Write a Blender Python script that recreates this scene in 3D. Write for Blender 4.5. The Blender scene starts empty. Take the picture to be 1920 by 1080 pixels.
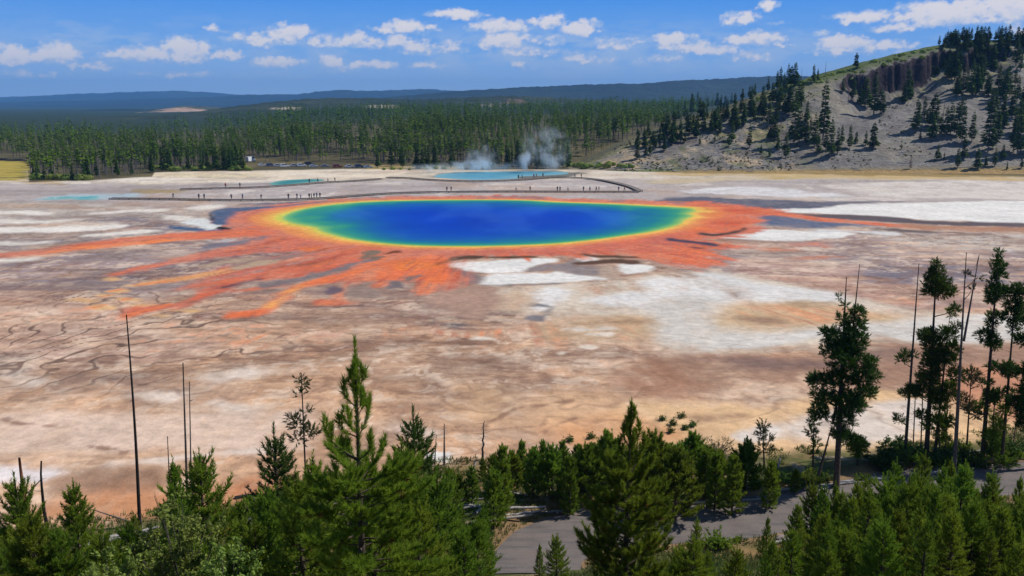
import bpy, math, random
import numpy as np
from mathutils import Vector
random.seed(7)
rng = np.random.default_rng(11)
scene = bpy.context.scene
COL = scene.collection
R_ = math.radians

# ---------------------------------------------------------------- camera
CAM_H = 32.0
PITCH = R_(11.47)
FPX = 1700.0
cam_data = bpy.data.cameras.new('camera')
cam = bpy.data.objects.new('camera', cam_data)
COL.objects.link(cam)
cam.location = (0, 0, CAM_H)
cam.rotation_euler = (math.pi / 2 - PITCH, 0, 0)
cam_data.sensor_width = 36.0
cam_data.lens = FPX / 1920 * 36.0
cam_data.clip_start = 0.3
cam_data.clip_end = 60000
scene.camera = cam

# ---------------------------------------------------------------- exposure
scene.view_settings.view_transform = 'Standard'
scene.view_settings.look = 'None'
scene.view_settings.exposure = 0.0
scene.view_settings.gamma = 1.0
scene.view_settings.use_curve_mapping = False

scene.cycles.volume_bounces = 3

# ---------------------------------------------------------------- sun
SUN_EL = R_(50)
SUN_AZ = R_(77)            # clockwise from +Y (view direction): from the right, a little ahead
to_sun = Vector((math.sin(SUN_AZ) * math.cos(SUN_EL), math.cos(SUN_AZ) * math.cos(SUN_EL), math.sin(SUN_EL)))
sun_data = bpy.data.lights.new('sun', 'SUN')
sun_data.energy = 4.2
sun_data.angle = R_(0.53)
sun_data.color = (1.0, 0.95, 0.87)
sun = bpy.data.objects.new('sun', sun_data)
COL.objects.link(sun)
sun.location = (200, 100, 200)
sun.rotation_euler = to_sun.to_track_quat('Z', 'Y').to_euler()

# ---------------------------------------------------------------- node helpers
def srgb(r, g, b):
    c = np.array([r, g, b], float) / 255
    return tuple(np.where(c <= 0.04045, c / 12.92, ((c + 0.055) / 1.055) ** 2.4))

class NT:
    def __init__(s, tree):
        s.t = tree; s.n = tree.nodes; s.l = tree.links
    def put(s, sock, val):
        if isinstance(val, bpy.types.NodeSocket): s.l.new(val, sock)
        elif val is not None: sock.default_value = val
    def math(s, op, a, b=None, c=None, clamp=False):
        n = s.n.new('ShaderNodeMath'); n.operation = op; n.use_clamp = clamp
        s.put(n.inputs[0], a); s.put(n.inputs[1], b); s.put(n.inputs[2], c)
        return n.outputs[0]
    def vmath(s, op, a, b=None, out=0):
        n = s.n.new('ShaderNodeVectorMath'); n.operation = op
        s.put(n.inputs[0], a)
        if b is not None: s.put(n.inputs[1], b)
        return n.outputs[out]
    def noise(s, vec, scale, detail=4, rough=0.55, out='Fac', dist=0.0):
        n = s.n.new('ShaderNodeTexNoise')
        if vec is not None: s.l.new(vec, n.inputs['Vector'])
        n.inputs['Scale'].default_value = scale; n.inputs['Detail'].default_value = detail
        n.inputs['Roughness'].default_value = rough; n.inputs['Distortion'].default_value = dist
        return n.outputs[out]
    def ramp(s, fac, stops):
        n = s.n.new('ShaderNodeValToRGB'); s.put(n.inputs[0], fac)
        e = n.color_ramp.elements
        while len(e) < len(stops): e.new(0.5)
        for i, (p, c) in enumerate(stops):
            e[i].position = p; e[i].color = (*c, 1) if len(c) == 3 else c
        return n.outputs[0]
    def mix(s, fac, a, b, blend='MIX'):
        n = s.n.new('ShaderNodeMix'); n.data_type = 'RGBA'; n.blend_type = blend
        s.put(n.inputs[0], fac)
        for sock, v in ((n.inputs[6], a), (n.inputs[7], b)):
            if isinstance(v, tuple): v = (*v[:3], 1)
            s.put(sock, v)
        return n.outputs[2]
    def mapr(s, v, a, b, c=0.0, d=1.0, smooth=False):
        n = s.n.new('ShaderNodeMapRange'); s.put(n.inputs[0], v)
        if smooth: n.interpolation_type = 'SMOOTHSTEP'
        for i, x in enumerate((a, b, c, d)): n.inputs[i + 1].default_value = x
        return n.outputs[0]

# ---------------------------------------------------------------- sky
world = bpy.data.worlds.new('World'); scene.world = world
world.use_nodes = True
wt = NT(world.node_tree); world.node_tree.nodes.clear()
wout = wt.n.new('ShaderNodeOutputWorld'); wbg = wt.n.new('ShaderNodeBackground')
wt.l.new(wbg.outputs[0], wout.inputs[0])
sky = wt.n.new('ShaderNodeTexSky'); sky.sky_type = 'NISHITA'; sky.sun_disc = False
sky.sun_elevation = SUN_EL; sky.sun_rotation = SUN_AZ
sky.altitude = 2200; sky.air_density = 1.0; sky.dust_density = 0.3; sky.ozone_density = 2.0
SKY_S = 0.095
wbg.inputs['Strength'].default_value = SKY_S
tc = wt.n.new('ShaderNodeTexCoord').outputs['Generated']
sep = wt.n.new('ShaderNodeSeparateXYZ'); wt.l.new(tc, sep.inputs[0])
az = wt.math('ARCTAN2', sep.outputs[0], sep.outputs[1])
el = wt.math('ARCSINE', sep.outputs[2])
def s_(c, k=1.0): return tuple(x / SKY_S * k for x in srgb(*c))
SKYRAMP = [(0.0, (190, 214, 244)), (0.10, (176, 206, 244)), (0.30, (126, 178, 244)), (0.55, (74, 150, 240)), (1.0, (46, 120, 222))]
low = wt.ramp(wt.mapr(el, 0.0, 0.20), [(p_, s_(c_)) for p_, c_ in SKYRAMP])
base = wt.mix(wt.mapr(el, 0.14, 0.5, 0, 1, True), low, sky.outputs[0])
wt.l.new(base, wbg.inputs['Color'])
# (u, v, half width, half height, strength) of each cumulus, as directions on the sky
CLOUDS = [(30,108,30,14,1),(68,108,22,10,.8),(110,104,34,16,1),(150,126,20,7,.5),(60,140,50,7,.35),
 (260,106,50,13,.85),(350,98,36,19,1),(330,110,50,12,.7),(420,105,26,10,.7),(405,57,13,7,.6),(330,140,70,6,.35),(190,128,26,8,.35),
 (470,72,40,10,.6),(550,66,36,15,1),(500,78,40,9,.6),(600,80,50,12,.45),(520,119,40,10,.95),(620,116,20,13,.9),(640,128,40,7,.35),
 (668,78,24,13,1),(760,54,50,10,.85),(740,84,50,14,.6),(790,90,40,13,.6),(700,123,40,8,.8),(790,124,44,7,.4),
 (856,29,42,8,1),(840,90,30,12,.6),(940,52,54,11,.9),(1030,44,26,12,1),(945,80,44,14,.9),(1085,56,30,14,1),(1010,78,50,10,.45),
 (1000,100,70,10,.45),(1140,86,40,10,.5),(970,122,30,7,.35),(1100,112,50,8,.35),(1190,78,26,6,.6),(1262,76,38,13,.8),(1300,92,54,12,.7),(1250,112,60,8,.35),
 (1388,36,24,11,.95),(1438,14,14,8,.8),(1410,75,50,10,1),(1360,95,40,8,.5),(1410,108,30,10,.5),(1452,45,18,4,.35),(1465,86,14,5,.6),
 (1545,66,10,5,.4),(1590,84,40,13,1),(1570,96,50,9,.6),(1660,90,50,10,.7),(1620,36,48,10,.75),(1680,52,38,10,.7),(1780,28,70,20,1),(1720,30,30,10,.8),
 (1895,15,46,24,1),(1860,38,30,8,.5),(1920,60,26,10,.5),(2050,40,90,22,1),(2200,80,90,18,.9),(-90,90,60,16,.9),(-260,70,80,18,.9),(-420,110,70,14,.8),(2400,50,80,20,.8)]

# ---------------------------------------------------------------- maths
cp, sp_ = math.cos(PITCH), math.sin(PITCH)
def ray(u, v):
    dx = (np.asarray(u, float) - 960) / FPX; yd = (np.asarray(v, float) - 540) / FPX
    return dx, cp - yd * sp_, -sp_ - yd * cp
def g0(u, v, z=0.0):
    dx, dy, dz = ray(u, v); t = (CAM_H - z) / -dz
    return dx * t, dy * t
def at_y(u, v, y):
    dx, dy, dz = ray(u, v)
    return dx / dy * y, CAM_H + dz / dy * y
def proj(x, y, z):
    z = z - CAM_H
    f = y * cp - z * sp_; up = y * sp_ + z * cp
    f = np.where(f < 0.1, 0.1, f)
    return 960 + FPX * x / f, 540 - FPX * up / f

def _h(ix, iy, s):
    h = (ix.astype(np.int64) * 374761393 + iy.astype(np.int64) * 668265263 + s * 1442695041) & 0xffffffff
    h = ((h ^ (h >> 13)) * 1274126177) & 0xffffffff
    return ((h ^ (h >> 16)) & 0xffff) / 65535.0
def vnoise(x, y, s=0):
    ix = np.floor(x); iy = np.floor(y); fx = x - ix; fy = y - iy
    fx = fx * fx * (3 - 2 * fx); fy = fy * fy * (3 - 2 * fy)
    a = _h(ix, iy, s); b = _h(ix + 1, iy, s); c = _h(ix, iy + 1, s); d = _h(ix + 1, iy + 1, s)
    return (a + (b - a) * fx) * (1 - fy) + (c + (d - c) * fx) * fy
def fbm(x, y, s=0, o=4, g=0.5):
    x = np.asarray(x, float); y = np.asarray(y, float)
    t = 0; a = 1; n = 0
    for k in range(o):
        ca, sa = math.cos(k * 0.7), math.sin(k * 0.7)
        f = 2.03 ** k
        t = t + a * vnoise((x * ca - y * sa) * f + k * 17.3, (x * sa + y * ca) * f - k * 9.1, s + k * 7)
        n += a; a *= g
    return t / n - 0.5          # about -0.5 .. 0.5
def sstep(a, b, x):
    t = np.clip((x - a) / (b - a), 0, 1); return t * t * (3 - 2 * t)

# ---------------------------------------------------------------- terrain height
def H(x, y):
    x = np.asarray(x, float); y = np.asarray(y, float)
    r = y
    front = np.maximum(0, 59 + 2.5 * np.sin(x * 0.05) - 0.02 * x - r)
    z = front * 0.43 * sstep(0, 7, front) + 0.25 * sstep(0, 3, front)
    z = np.minimum(z, 29.6 + 0.3 * fbm(x * .2, y * .2, 5))
    z = z + sstep(0, 10, front) * fbm(x * 0.15, y * 0.15, 3, 3) * 1.4
    # low swells on the wooded verge
    vg = sstep(82, 76, r) * sstep(56, 60, r)
    z = z + vg * (0.35 + fbm(x * .12, y * .2, 9, 3) * 0.7) * (1 - road_mask(x, y))
    # wooded rise beyond the basin
    az_ = x / np.maximum(y, 1)
    kx = 0.02 + 0.92 * sstep(-0.45, -0.02, az_) + 0.25 * sstep(0.0, 0.25, az_)
    z = z + kx * (13 * sstep(455, 680, r) + 10 * sstep(650, 1500, r)) + 2.2 * fbm(x / 60, y / 60, 21, 3) * sstep(460, 560, r)
    return z
ROAD_PX = [(960, 1160), (1000, 1085), (1015, 1035), (1075, 1000), (1180, 987), (1320, 978), (1450, 962), (1560, 944), (1660, 922), (1760, 906), (1920, 895), (2100, 882), (2400, 868)]
def catmull(P, n=6, closed=False):
    P = np.asarray(P, float); N = len(P); out = []
    rngN = range(N if closed else N - 1)
    for i in rngN:
        if closed: a, b, c, d = P[(i - 1) % N], P[i], P[(i + 1) % N], P[(i + 2) % N]
        else: a, b, c, d = P[max(i - 1, 0)], P[i], P[i + 1], P[min(i + 2, N - 1)]
        for k in range(n):
            t = k / n
            out.append(0.5 * ((2 * b) + (-a + c) * t + (2 * a - 5 * b + 4 * c - d) * t * t + (-a + 3 * b - 3 * c + d) * t ** 3))
    if not closed: out.append(P[-1])
    return np.array(out)
_rp = catmull(ROAD_PX, 5)
ROAD_XY = np.stack(g0(_rp[:, 0], _rp[:, 1]), 1)
def dist_poly(x, y, P):
    d = np.full(np.shape(x), 1e9)
    for (ax, ay), (bx, by) in zip(P[:-1], P[1:]):
        ex, ey = bx - ax, by - ay; L = ex * ex + ey * ey + 1e-12
        t = np.clip(((x - ax) * ex + (y - ay) * ey) / L, 0, 1)
        d = np.minimum(d, (x - ax - t * ex) ** 2 + (y - ay - t * ey) ** 2)
    return np.sqrt(d)
ROAD_HW = 3.1
def road_mask(x, y):
    x, y = np.broadcast_arrays(np.asarray(x, float), np.asarray(y, float))
    out = np.zeros(x.shape)
    m = (y > 40) & (y < 100) & (np.abs(x) < 110)
    if np.any(m): out[m] = sstep(ROAD_HW + 2.2, ROAD_HW + 0.5, dist_poly(x[m], y[m], ROAD_XY))
    return out
# ---- the near hill on the right
CREST = [(1020, 322, 462), (1090, 306, 468), (1130, 287, 476), (1180, 264, 486), (1240, 242, 498), (1300, 224, 508), (1400, 198, 520), (1450, 178, 526), (1500, 158, 532),
         (1560, 142, 540), (1640, 114, 552), (1700, 99, 560), (1760, 84, 570), (1830, 74, 578), (1920, 74, 584), (2100, 82, 590), (2350, 140, 600), (2600, 230, 600), (2800, 300, 590)]
_cx, _cz, _cy = [], [], []
for (u, v, y) in CREST:
    X, Z = at_y(u, v, y); _cx.append(X); _cz.append(Z); _cy.append(y)
def hill(x, y, full=False):
    x = np.asarray(x, float); y = np.asarray(y, float)
    cz = np.interp(x, _cx, _cz, left=-3, right=-3); cy = np.interp(x, _cx, _cy)
    yb = np.interp(x, [20, 60, 140, 240, 400], [452, 437, 432, 424, 415])
    t = (y - yb) / (cy - yb)
    n1 = fbm(x / 45, y / 45, 31, 4)
    s = np.clip(t, 0, 1)
    prof = 0.70 * s + 0.30 * s ** 2.2 + 0.05 * np.sin(s * math.pi) * (n1 * 2)
    # cliff band under the crest
    cu = 960 + FPX * x / np.maximum(y, 1)
    inb = sstep(1535, 1570, cu) * sstep(1890, 1830, cu)
    e = 0.915 + 0.05 * fbm(x / 7, y / 60, 41, 4, .7) * 2 + 0.02 * np.sin(x / 5.0) + 0.01 * sstep(1650, 1760, cu)
    drop = 0.25 + 0.06 * fbm(x / 5.0, x / 50 + 3, 44, 4, .65) * 2
    drop = drop * sstep(1540, 1620, cu) * (1 - 0.45 * sstep(1700, 1760, cu))
    prof = prof - inb * drop * sstep(0.50, 0.88, t) * (1 - sstep(e, e + 0.03, t)) * 0.9
    prof = prof - inb * drop * 0.0
    z = cz * prof
    z = np.where(t > 1, cz * (1 - 0.12 * sstep(1, 2.2, t) - 0.9 * sstep(1.6, 3.5, t)), z)
    # rocky knob texture on the left flank
    kn = sstep(1240, 1330, cu) * sstep(1560, 1480, cu)
    z = z + (n1 * 3.0 + fbm(x / 8, y / 8, 33, 4) * (1.2 + 3.2 * kn)) * sstep(0.02, 0.3, t) * sstep(3.2, 2, t) * sstep(-2, 6, cz)
    z = np.where(t < 0, -1.5, z - 0.4)
    if full: return z, t, cu
    return z
def surf(x, y):
    return np.maximum(H(x, y), hill(x, y))
def hit(u, v):
    dx, dy, dz = ray(u, v)
    y = np.linspace(30, 1500, 6000); X = dx / dy * y; Z = CAM_H + dz / dy * y
    S = surf(X, y); k = np.argmax(Z < S)
    if k == 0: return float(X[-1]), float(y[-1]), float(S[-1])
    a, b = Z[k - 1] - S[k - 1], Z[k] - S[k]; f = a / (a - b)
    yy = y[k - 1] + f * (y[k] - y[k - 1]); xx = dx / dy * yy
    return float(xx), float(yy), float(surf(xx, yy))

# ---------------------------------------------------------------- object helpers
def newmesh(name, V, F, mats=(), mi=None, smooth=False):
    """V (n,3), F list of (k,3)/(k,4) index arrays"""
    V = np.asarray(V, np.float32)
    if isinstance(F, np.ndarray): F = [F]
    F = [np.asarray(f, np.int32) for f in F if len(f)]
    me = bpy.data.meshes.new(name)
    nl = sum(f.size for f in F); nf = sum(len(f) for f in F)
    me.vertices.add(len(V)); me.vertices.foreach_set('co', V.ravel())
    me.loops.add(nl); me.polygons.add(nf)
    me.loops.foreach_set('vertex_index', np.concatenate([f.ravel() for f in F]))
    tot = np.concatenate([np.full(len(f), f.shape[1]) for f in F])
    me.polygons.foreach_set('loop_start', np.concatenate([[0], np.cumsum(tot)[:-1]]).astype(np.int32))
    for m in mats: me.materials.append(m)
    if mi is not None: me.polygons.foreach_set('material_index', np.asarray(mi, np.int32))
    me.polygons.foreach_set('use_smooth', np.full(nf, smooth))
    me.update(calc_edges=True); me.validate()
    return me
def link(name, data, parent=None, loc=None):
    o = bpy.data.objects.new(name, data); COL.objects.link(o)
    if parent is not None: o.parent = parent
    if loc is not None: o.location = loc
    return o
def tag(o, label=None, cat=None, group=None, kind=None):
    if label: o['label'] = label
    if cat: o['category'] = cat
    if group: o['group'] = group
    if kind: o['kind'] = kind
    return o
def thing(name, label, cat, loc=(0, 0, 0), rz=0.0, group=None):
    o = link(name, None, loc=loc); o.rotation_euler = (0, 0, rz)
    return tag(o, label, cat, group)
def set_col(me, rgb, name='Col'):
    a = me.color_attributes.new(name, 'FLOAT_COLOR', 'POINT')
    buf = np.ones((len(rgb), 4), np.float32); buf[:, :3] = rgb
    a.data.foreach_set('color', buf.ravel())
def copy_thing(root, loc, rz=0.0, s=1.0, label=None, tilt=(0, 0)):
    r = root.copy(); COL.objects.link(r); r.location = loc
    r.rotation_euler = (tilt[0], tilt[1], rz); r.scale = (s, s, s)
    if label: r['label'] = label
    for ch in root.children:
        c = ch.copy(); COL.objects.link(c); c.parent = r
        for g in ch.children:
            d = g.copy(); COL.objects.link(d); d.parent = c
    return r
def mat(name):
    m = bpy.data.materials.new(name); m.use_nodes = True
    nt = NT(m.node_tree); b = m.node_tree.nodes['Principled BSDF']
    b.inputs['Roughness'].default_value = 0.9
    b.inputs['Specular IOR Level'].default_value = 0.2
    return m, nt, b
def objco(nt): return nt.n.new('ShaderNodeTexCoord').outputs['Object']
def geopos(nt): return nt.n.new('ShaderNodeNewGeometry').outputs['Position']
def bump(nt, b, h, dist, st=1.0):
    n = nt.n.new('ShaderNodeBump'); n.inputs['Strength'].default_value = st; n.inputs['Distance'].default_value = dist
    nt.l.new(h, n.inputs['Height']); nt.l.new(n.outputs[0], b.inputs['Normal'])
def simple_mat(name, c1, c2, scale=3.0, rough=0.9, detail=4, bd=0.0, vec='obj', per_obj=0.0):
    m, nt, b = mat(name)
    co = objco(nt) if vec == 'obj' else geopos(nt)
    n = nt.noise(co, scale, detail, 0.6)
    c = nt.mix(nt.mapr(n, 0.35, 0.65), c1, c2)
    if per_obj:
        oi = nt.n.new('ShaderNodeObjectInfo')
        hs = nt.n.new('ShaderNodeHueSaturation'); nt.l.new(c, hs.inputs['Color'])
        nt.l.new(nt.mapr(oi.outputs['Random'], 0, 1, 1 - per_obj, 1 + per_obj), hs.inputs['Value'])
        c = hs.outputs[0]
    nt.l.new(c, b.inputs['Base Color']); b.inputs['Roughness'].default_value = rough
    if bd: bump(nt, b, n, bd)
    return m
def foliage_mat(name, c1, c2, c3, scale=1.2, trans=0.25, per_obj=0.25, rough=0.75):
    """leaves: two greens in clumps, a third in specks, light passing through"""
    m = bpy.data.materials.new(name); m.use_nodes = True
    nt = NT(m.node_tree); b = m.node_tree.nodes['Principled BSDF']; out = m.node_tree.nodes['Material Output']
    co = objco(nt); n1 = nt.noise(co, scale, 3, 0.6); n2 = nt.noise(co, scale * 9, 2, 0.6)
    c = nt.mix(nt.mapr(n1, 0.38, 0.62), c1, c2); c = nt.mix(nt.mapr(n2, 0.52, 0.75), c, c3)
    oi = nt.n.new('ShaderNodeObjectInfo'); hs = nt.n.new('ShaderNodeHueSaturation'); nt.l.new(c, hs.inputs['Color'])
    nt.l.new(nt.mapr(oi.outputs['Random'], 0, 1, 1 - per_obj, 1 + per_obj), hs.inputs['Value'])
    w = nt.math('FRACT', nt.math('MULTIPLY', oi.outputs['Random'], 7.31))
    nt.l.new(nt.mapr(w, 0, 1, 0.478, 0.515), hs.inputs['Hue'])
    c = hs.outputs[0]
    nt.l.new(c, b.inputs['Base Color']); b.inputs['Roughness'].default_value = rough; b.inputs['Specular IOR Level'].default_value = 0.15
    tr = nt.n.new('ShaderNodeBsdfTranslucent'); nt.l.new(c, tr.inputs['Color'])
    mx = nt.n.new('ShaderNodeMixShader'); mx.inputs[0].default_value = trans
    nt.l.new(b.outputs[0], mx.inputs[1]); nt.l.new(tr.outputs[0], mx.inputs[2]); nt.l.new(mx.outputs[0], out.inputs['Surface'])
    return m

# ---------------------------------------------------------------- sky backdrop with the fair-weather cumulus, far beyond everything
SR = 42000.0
da_ = 0.0013
az1 = np.concatenate([np.arange(-1.3, -.62, .02), np.arange(-.62, .62, da_), np.arange(.62, 1.31, .02)])
el1 = np.concatenate([[-.02, -.005], np.arange(0, .135, .00095), np.arange(.137, .22, .006)])
AZ, EL = np.meshgrid(az1, el1)
bc = np.stack([np.interp(EL, [p_ * .2 for p_, _ in SKYRAMP], [srgb(*c_)[i] for _, c_ in SKYRAMP]) for i in range(3)], -1)
wx_ = AZ + .016 * fbm(AZ * 55, EL * 70, 1001, 4, .6) + .012 * fbm(AZ * 170, EL * 200, 1003, 3); wy_ = EL + .010 * fbm(AZ * 80, EL * 90, 1005, 4, .65)
acc = np.zeros(AZ.shape); lit = np.zeros(AZ.shape)
for (u, v, rw, rh, st) in CLOUDS:
    dx, dy, dz = ray(u, v); ca = math.atan2(dx, dy); ce = math.asin(dz / math.sqrt(dx * dx + dy * dy + dz * dz))
    qx = (wx_ - ca) * FPX / (rw * 1.35); qy = (wy_ - ce) * FPX / rh
    qy = np.where(qy < 0, qy / .95, qy / 1.5)
    f = np.clip(1.12 - np.hypot(qx, qy), 0, 1) * st
    lit = np.where(f > acc, qy, lit); acc = np.maximum(acc, f)
n_ = fbm(AZ * 120, EL * 170, 1007, 5, .70)
den = acc + n_ * .95
den = sstep(.08, .58, den) * sstep(0, .18, acc)
vl = sstep(.02, .24, fbm(AZ * 16, EL * 70, 1009, 5, .62)) * .5 * sstep(-.002, .02, EL) * sstep(.098, .055, EL)
vl2 = sstep(-.10, .16, fbm(AZ * 45, EL * 140, 1011, 5, .62)) * sstep(.0, .2, acc) * .6
band_ = np.exp(-((EL - .052) / .024) ** 2) * (.35 + .65 * np.exp(-((AZ - .08) / .26) ** 2))
vl3 = sstep(-.10, .18, fbm(AZ * 30, EL * 85, 1013, 5, .64)) * band_ * .75
vl = np.clip(np.maximum(np.maximum(vl, vl2), vl3), 0, 1)[..., None]
bc = bc * (1 - vl) + np.array(srgb(190, 209, 236)) * vl
hi = sstep(-.5, .6, lit + n_ * 2.2 + den * .5)[..., None]
cc = np.array(srgb(196, 208, 232)) * (1 - hi) + np.array(srgb(250, 240, 234)) * hi
dd_ = (den * .90)[..., None]
bc = bc * (1 - dd_) + cc * dd_
Xs = SR * np.sin(AZ) ; Ys = SR * np.cos(AZ); Zs = CAM_H + SR * np.tan(EL)
ns, ms = AZ.shape; is_ = np.arange(ns * ms).reshape(ns, ms)
Fs = np.stack([is_[:-1, :-1], is_[1:, :-1], is_[1:, 1:], is_[:-1, 1:]], -1).reshape(-1, 4)
mS = bpy.data.materials.new('sky'); mS.use_nodes = True; nt = NT(mS.node_tree); nt.n.clear()
em = nt.n.new('ShaderNodeEmission'); o_ = nt.n.new('ShaderNodeOutputMaterial'); at = nt.n.new('ShaderNodeAttribute'); at.attribute_name = 'Col'
nt.l.new(at.outputs['Color'], em.inputs[0]); nt.l.new(em.outputs[0], o_.inputs[0])
mS.cycles.emission_sampling = 'NONE'
me = newmesh('sky', np.stack([Xs.ravel(), Ys.ravel(), Zs.ravel()], 1), [Fs], [mS], smooth=True)
set_col(me, bc.reshape(-1, 3)); tag(link('sky', me), kind='structure')

# ================================================================ the basin floor
POOL_PX = [(529, 410), (537, 402), (556, 395), (590, 388), (640, 382), (700, 378), (770, 376), (850, 375), (930, 375), (990, 376), (1040, 379), (1100, 381), (1160, 383), (1215, 386),
           (1262, 388), (1298, 391), (1304, 396), (1292, 401), (1300, 405), (1284, 412), (1278, 419), (1258, 426), (1225, 434), (1180, 441), (1120, 449), (1050, 456),
           (975, 460), (890, 462), (810, 461.5), (750, 459), (700, 454.5), (655, 448), (622, 440), (600, 433), (592, 427), (572, 423), (545, 418)]
def poly_xy(px, n=4, closed=True):
    c = catmull(px, n, closed); x, y = g0(c[:, 0], c[:, 1]); return np.stack([x, y], 1)
def sdf(x, y, P):
    """positive inside"""
    d = np.full(x.shape, 1e18); ins = np.zeros(x.shape, bool)
    Q = np.roll(P, -1, 0)
    for (ax, ay), (bx, by) in zip(P, Q):
        ex, ey = bx - ax, by - ay; L = ex * ex + ey * ey + 1e-12
        t = np.clip(((x - ax) * ex + (y - ay) * ey) / L, 0, 1)
        d = np.minimum(d, (x - ax - t * ex) ** 2 + (y - ay - t * ey) ** 2)
        c = (ay > y) != (by > y)
        if ey != 0: ins ^= c & (x < ax + ex * (y - ay) / ey)
    d = np.sqrt(d); return np.where(ins, d, -d)
POOL = poly_xy(POOL_PX, 4)
PC = np.array(g0(915, 415.0))
ALB = np.array([.96, .915, .815])     # what a sunlit level surface of albedo 1 shows, inverted below
def alb(c, k=None):
    return np.array(srgb(*c)) * (ALB if k is None else k)

class Paint:
    def __init__(s, X, Y):
        s.X, s.Y = X, Y; s.C = np.zeros(X.shape + (3,)); s.seed = 100
        # warp fields shared by every layer
        d = np.hypot(X, Y)
        s.wx = fbm(X / 16, Y / 26, 61, 4) * 2; s.wy = fbm(X / 16, Y / 26, 71, 4) * 2
        # flow lines running away from the spring
        a = np.arctan2(X - PC[0], -(Y - PC[1])); r = np.hypot(X - PC[0], Y - PC[1])
        s.flow = fbm(a * 26 + s.wx * .6, r / 45, 81, 5, .62)
        s.fine = fbm(X / 3.2 + s.wx, Y / 6.5, 91, 4, .6)
    def poly(s, px, c, f=1.0, w=1.0, a=1.0, tex=0.0, smooth=True, nz=1.0, flow=0.0):
        P = poly_xy(px, 3 if smooth else 1)
        dm = np.mean(P[:, 1]); fe = 0.012 * dm * f; am = 0.017 * dm * w
        pad = 3 * fe + 4 * am
        m = (s.X > P[:, 0].min() - pad) & (s.X < P[:, 0].max() + pad) & (s.Y > P[:, 1].min() - pad * 1.3) & (s.Y < P[:, 1].max() + pad * 1.3)
        if not m.any(): return
        s.seed += 13
        x = s.X[m] + s.wx[m] * am * 1.1; y = s.Y[m] + s.wy[m] * am * 1.3
        d = sdf(x, y, P)
        sc = 0.022 * dm * nz
        d = d + am * 1.5 * fbm(s.X[m] / sc, s.Y[m] / (sc * 1.8), s.seed, 3, .6)
        if flow: d = d + flow * am * 5 * s.flow[m]
        al = sstep(-fe, fe, d) * a
        if tex: al = al * np.clip(1 + tex * (2.6 * s.fine[m] + 2.4 * s.flow[m] - 0.15), 0, 1.15)
        al = np.clip(al, 0, 1)[:, None]
        s.C[m] = s.C[m] * (1 - al) + alb(c) * al
    def stroke(s, pts, c, **k):
        t = [(u, v - w) for u, v, w in pts]; b = [(u, v + w) for u, v, w in pts][::-1]
        s.poly(t + b, c, **k)

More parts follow.
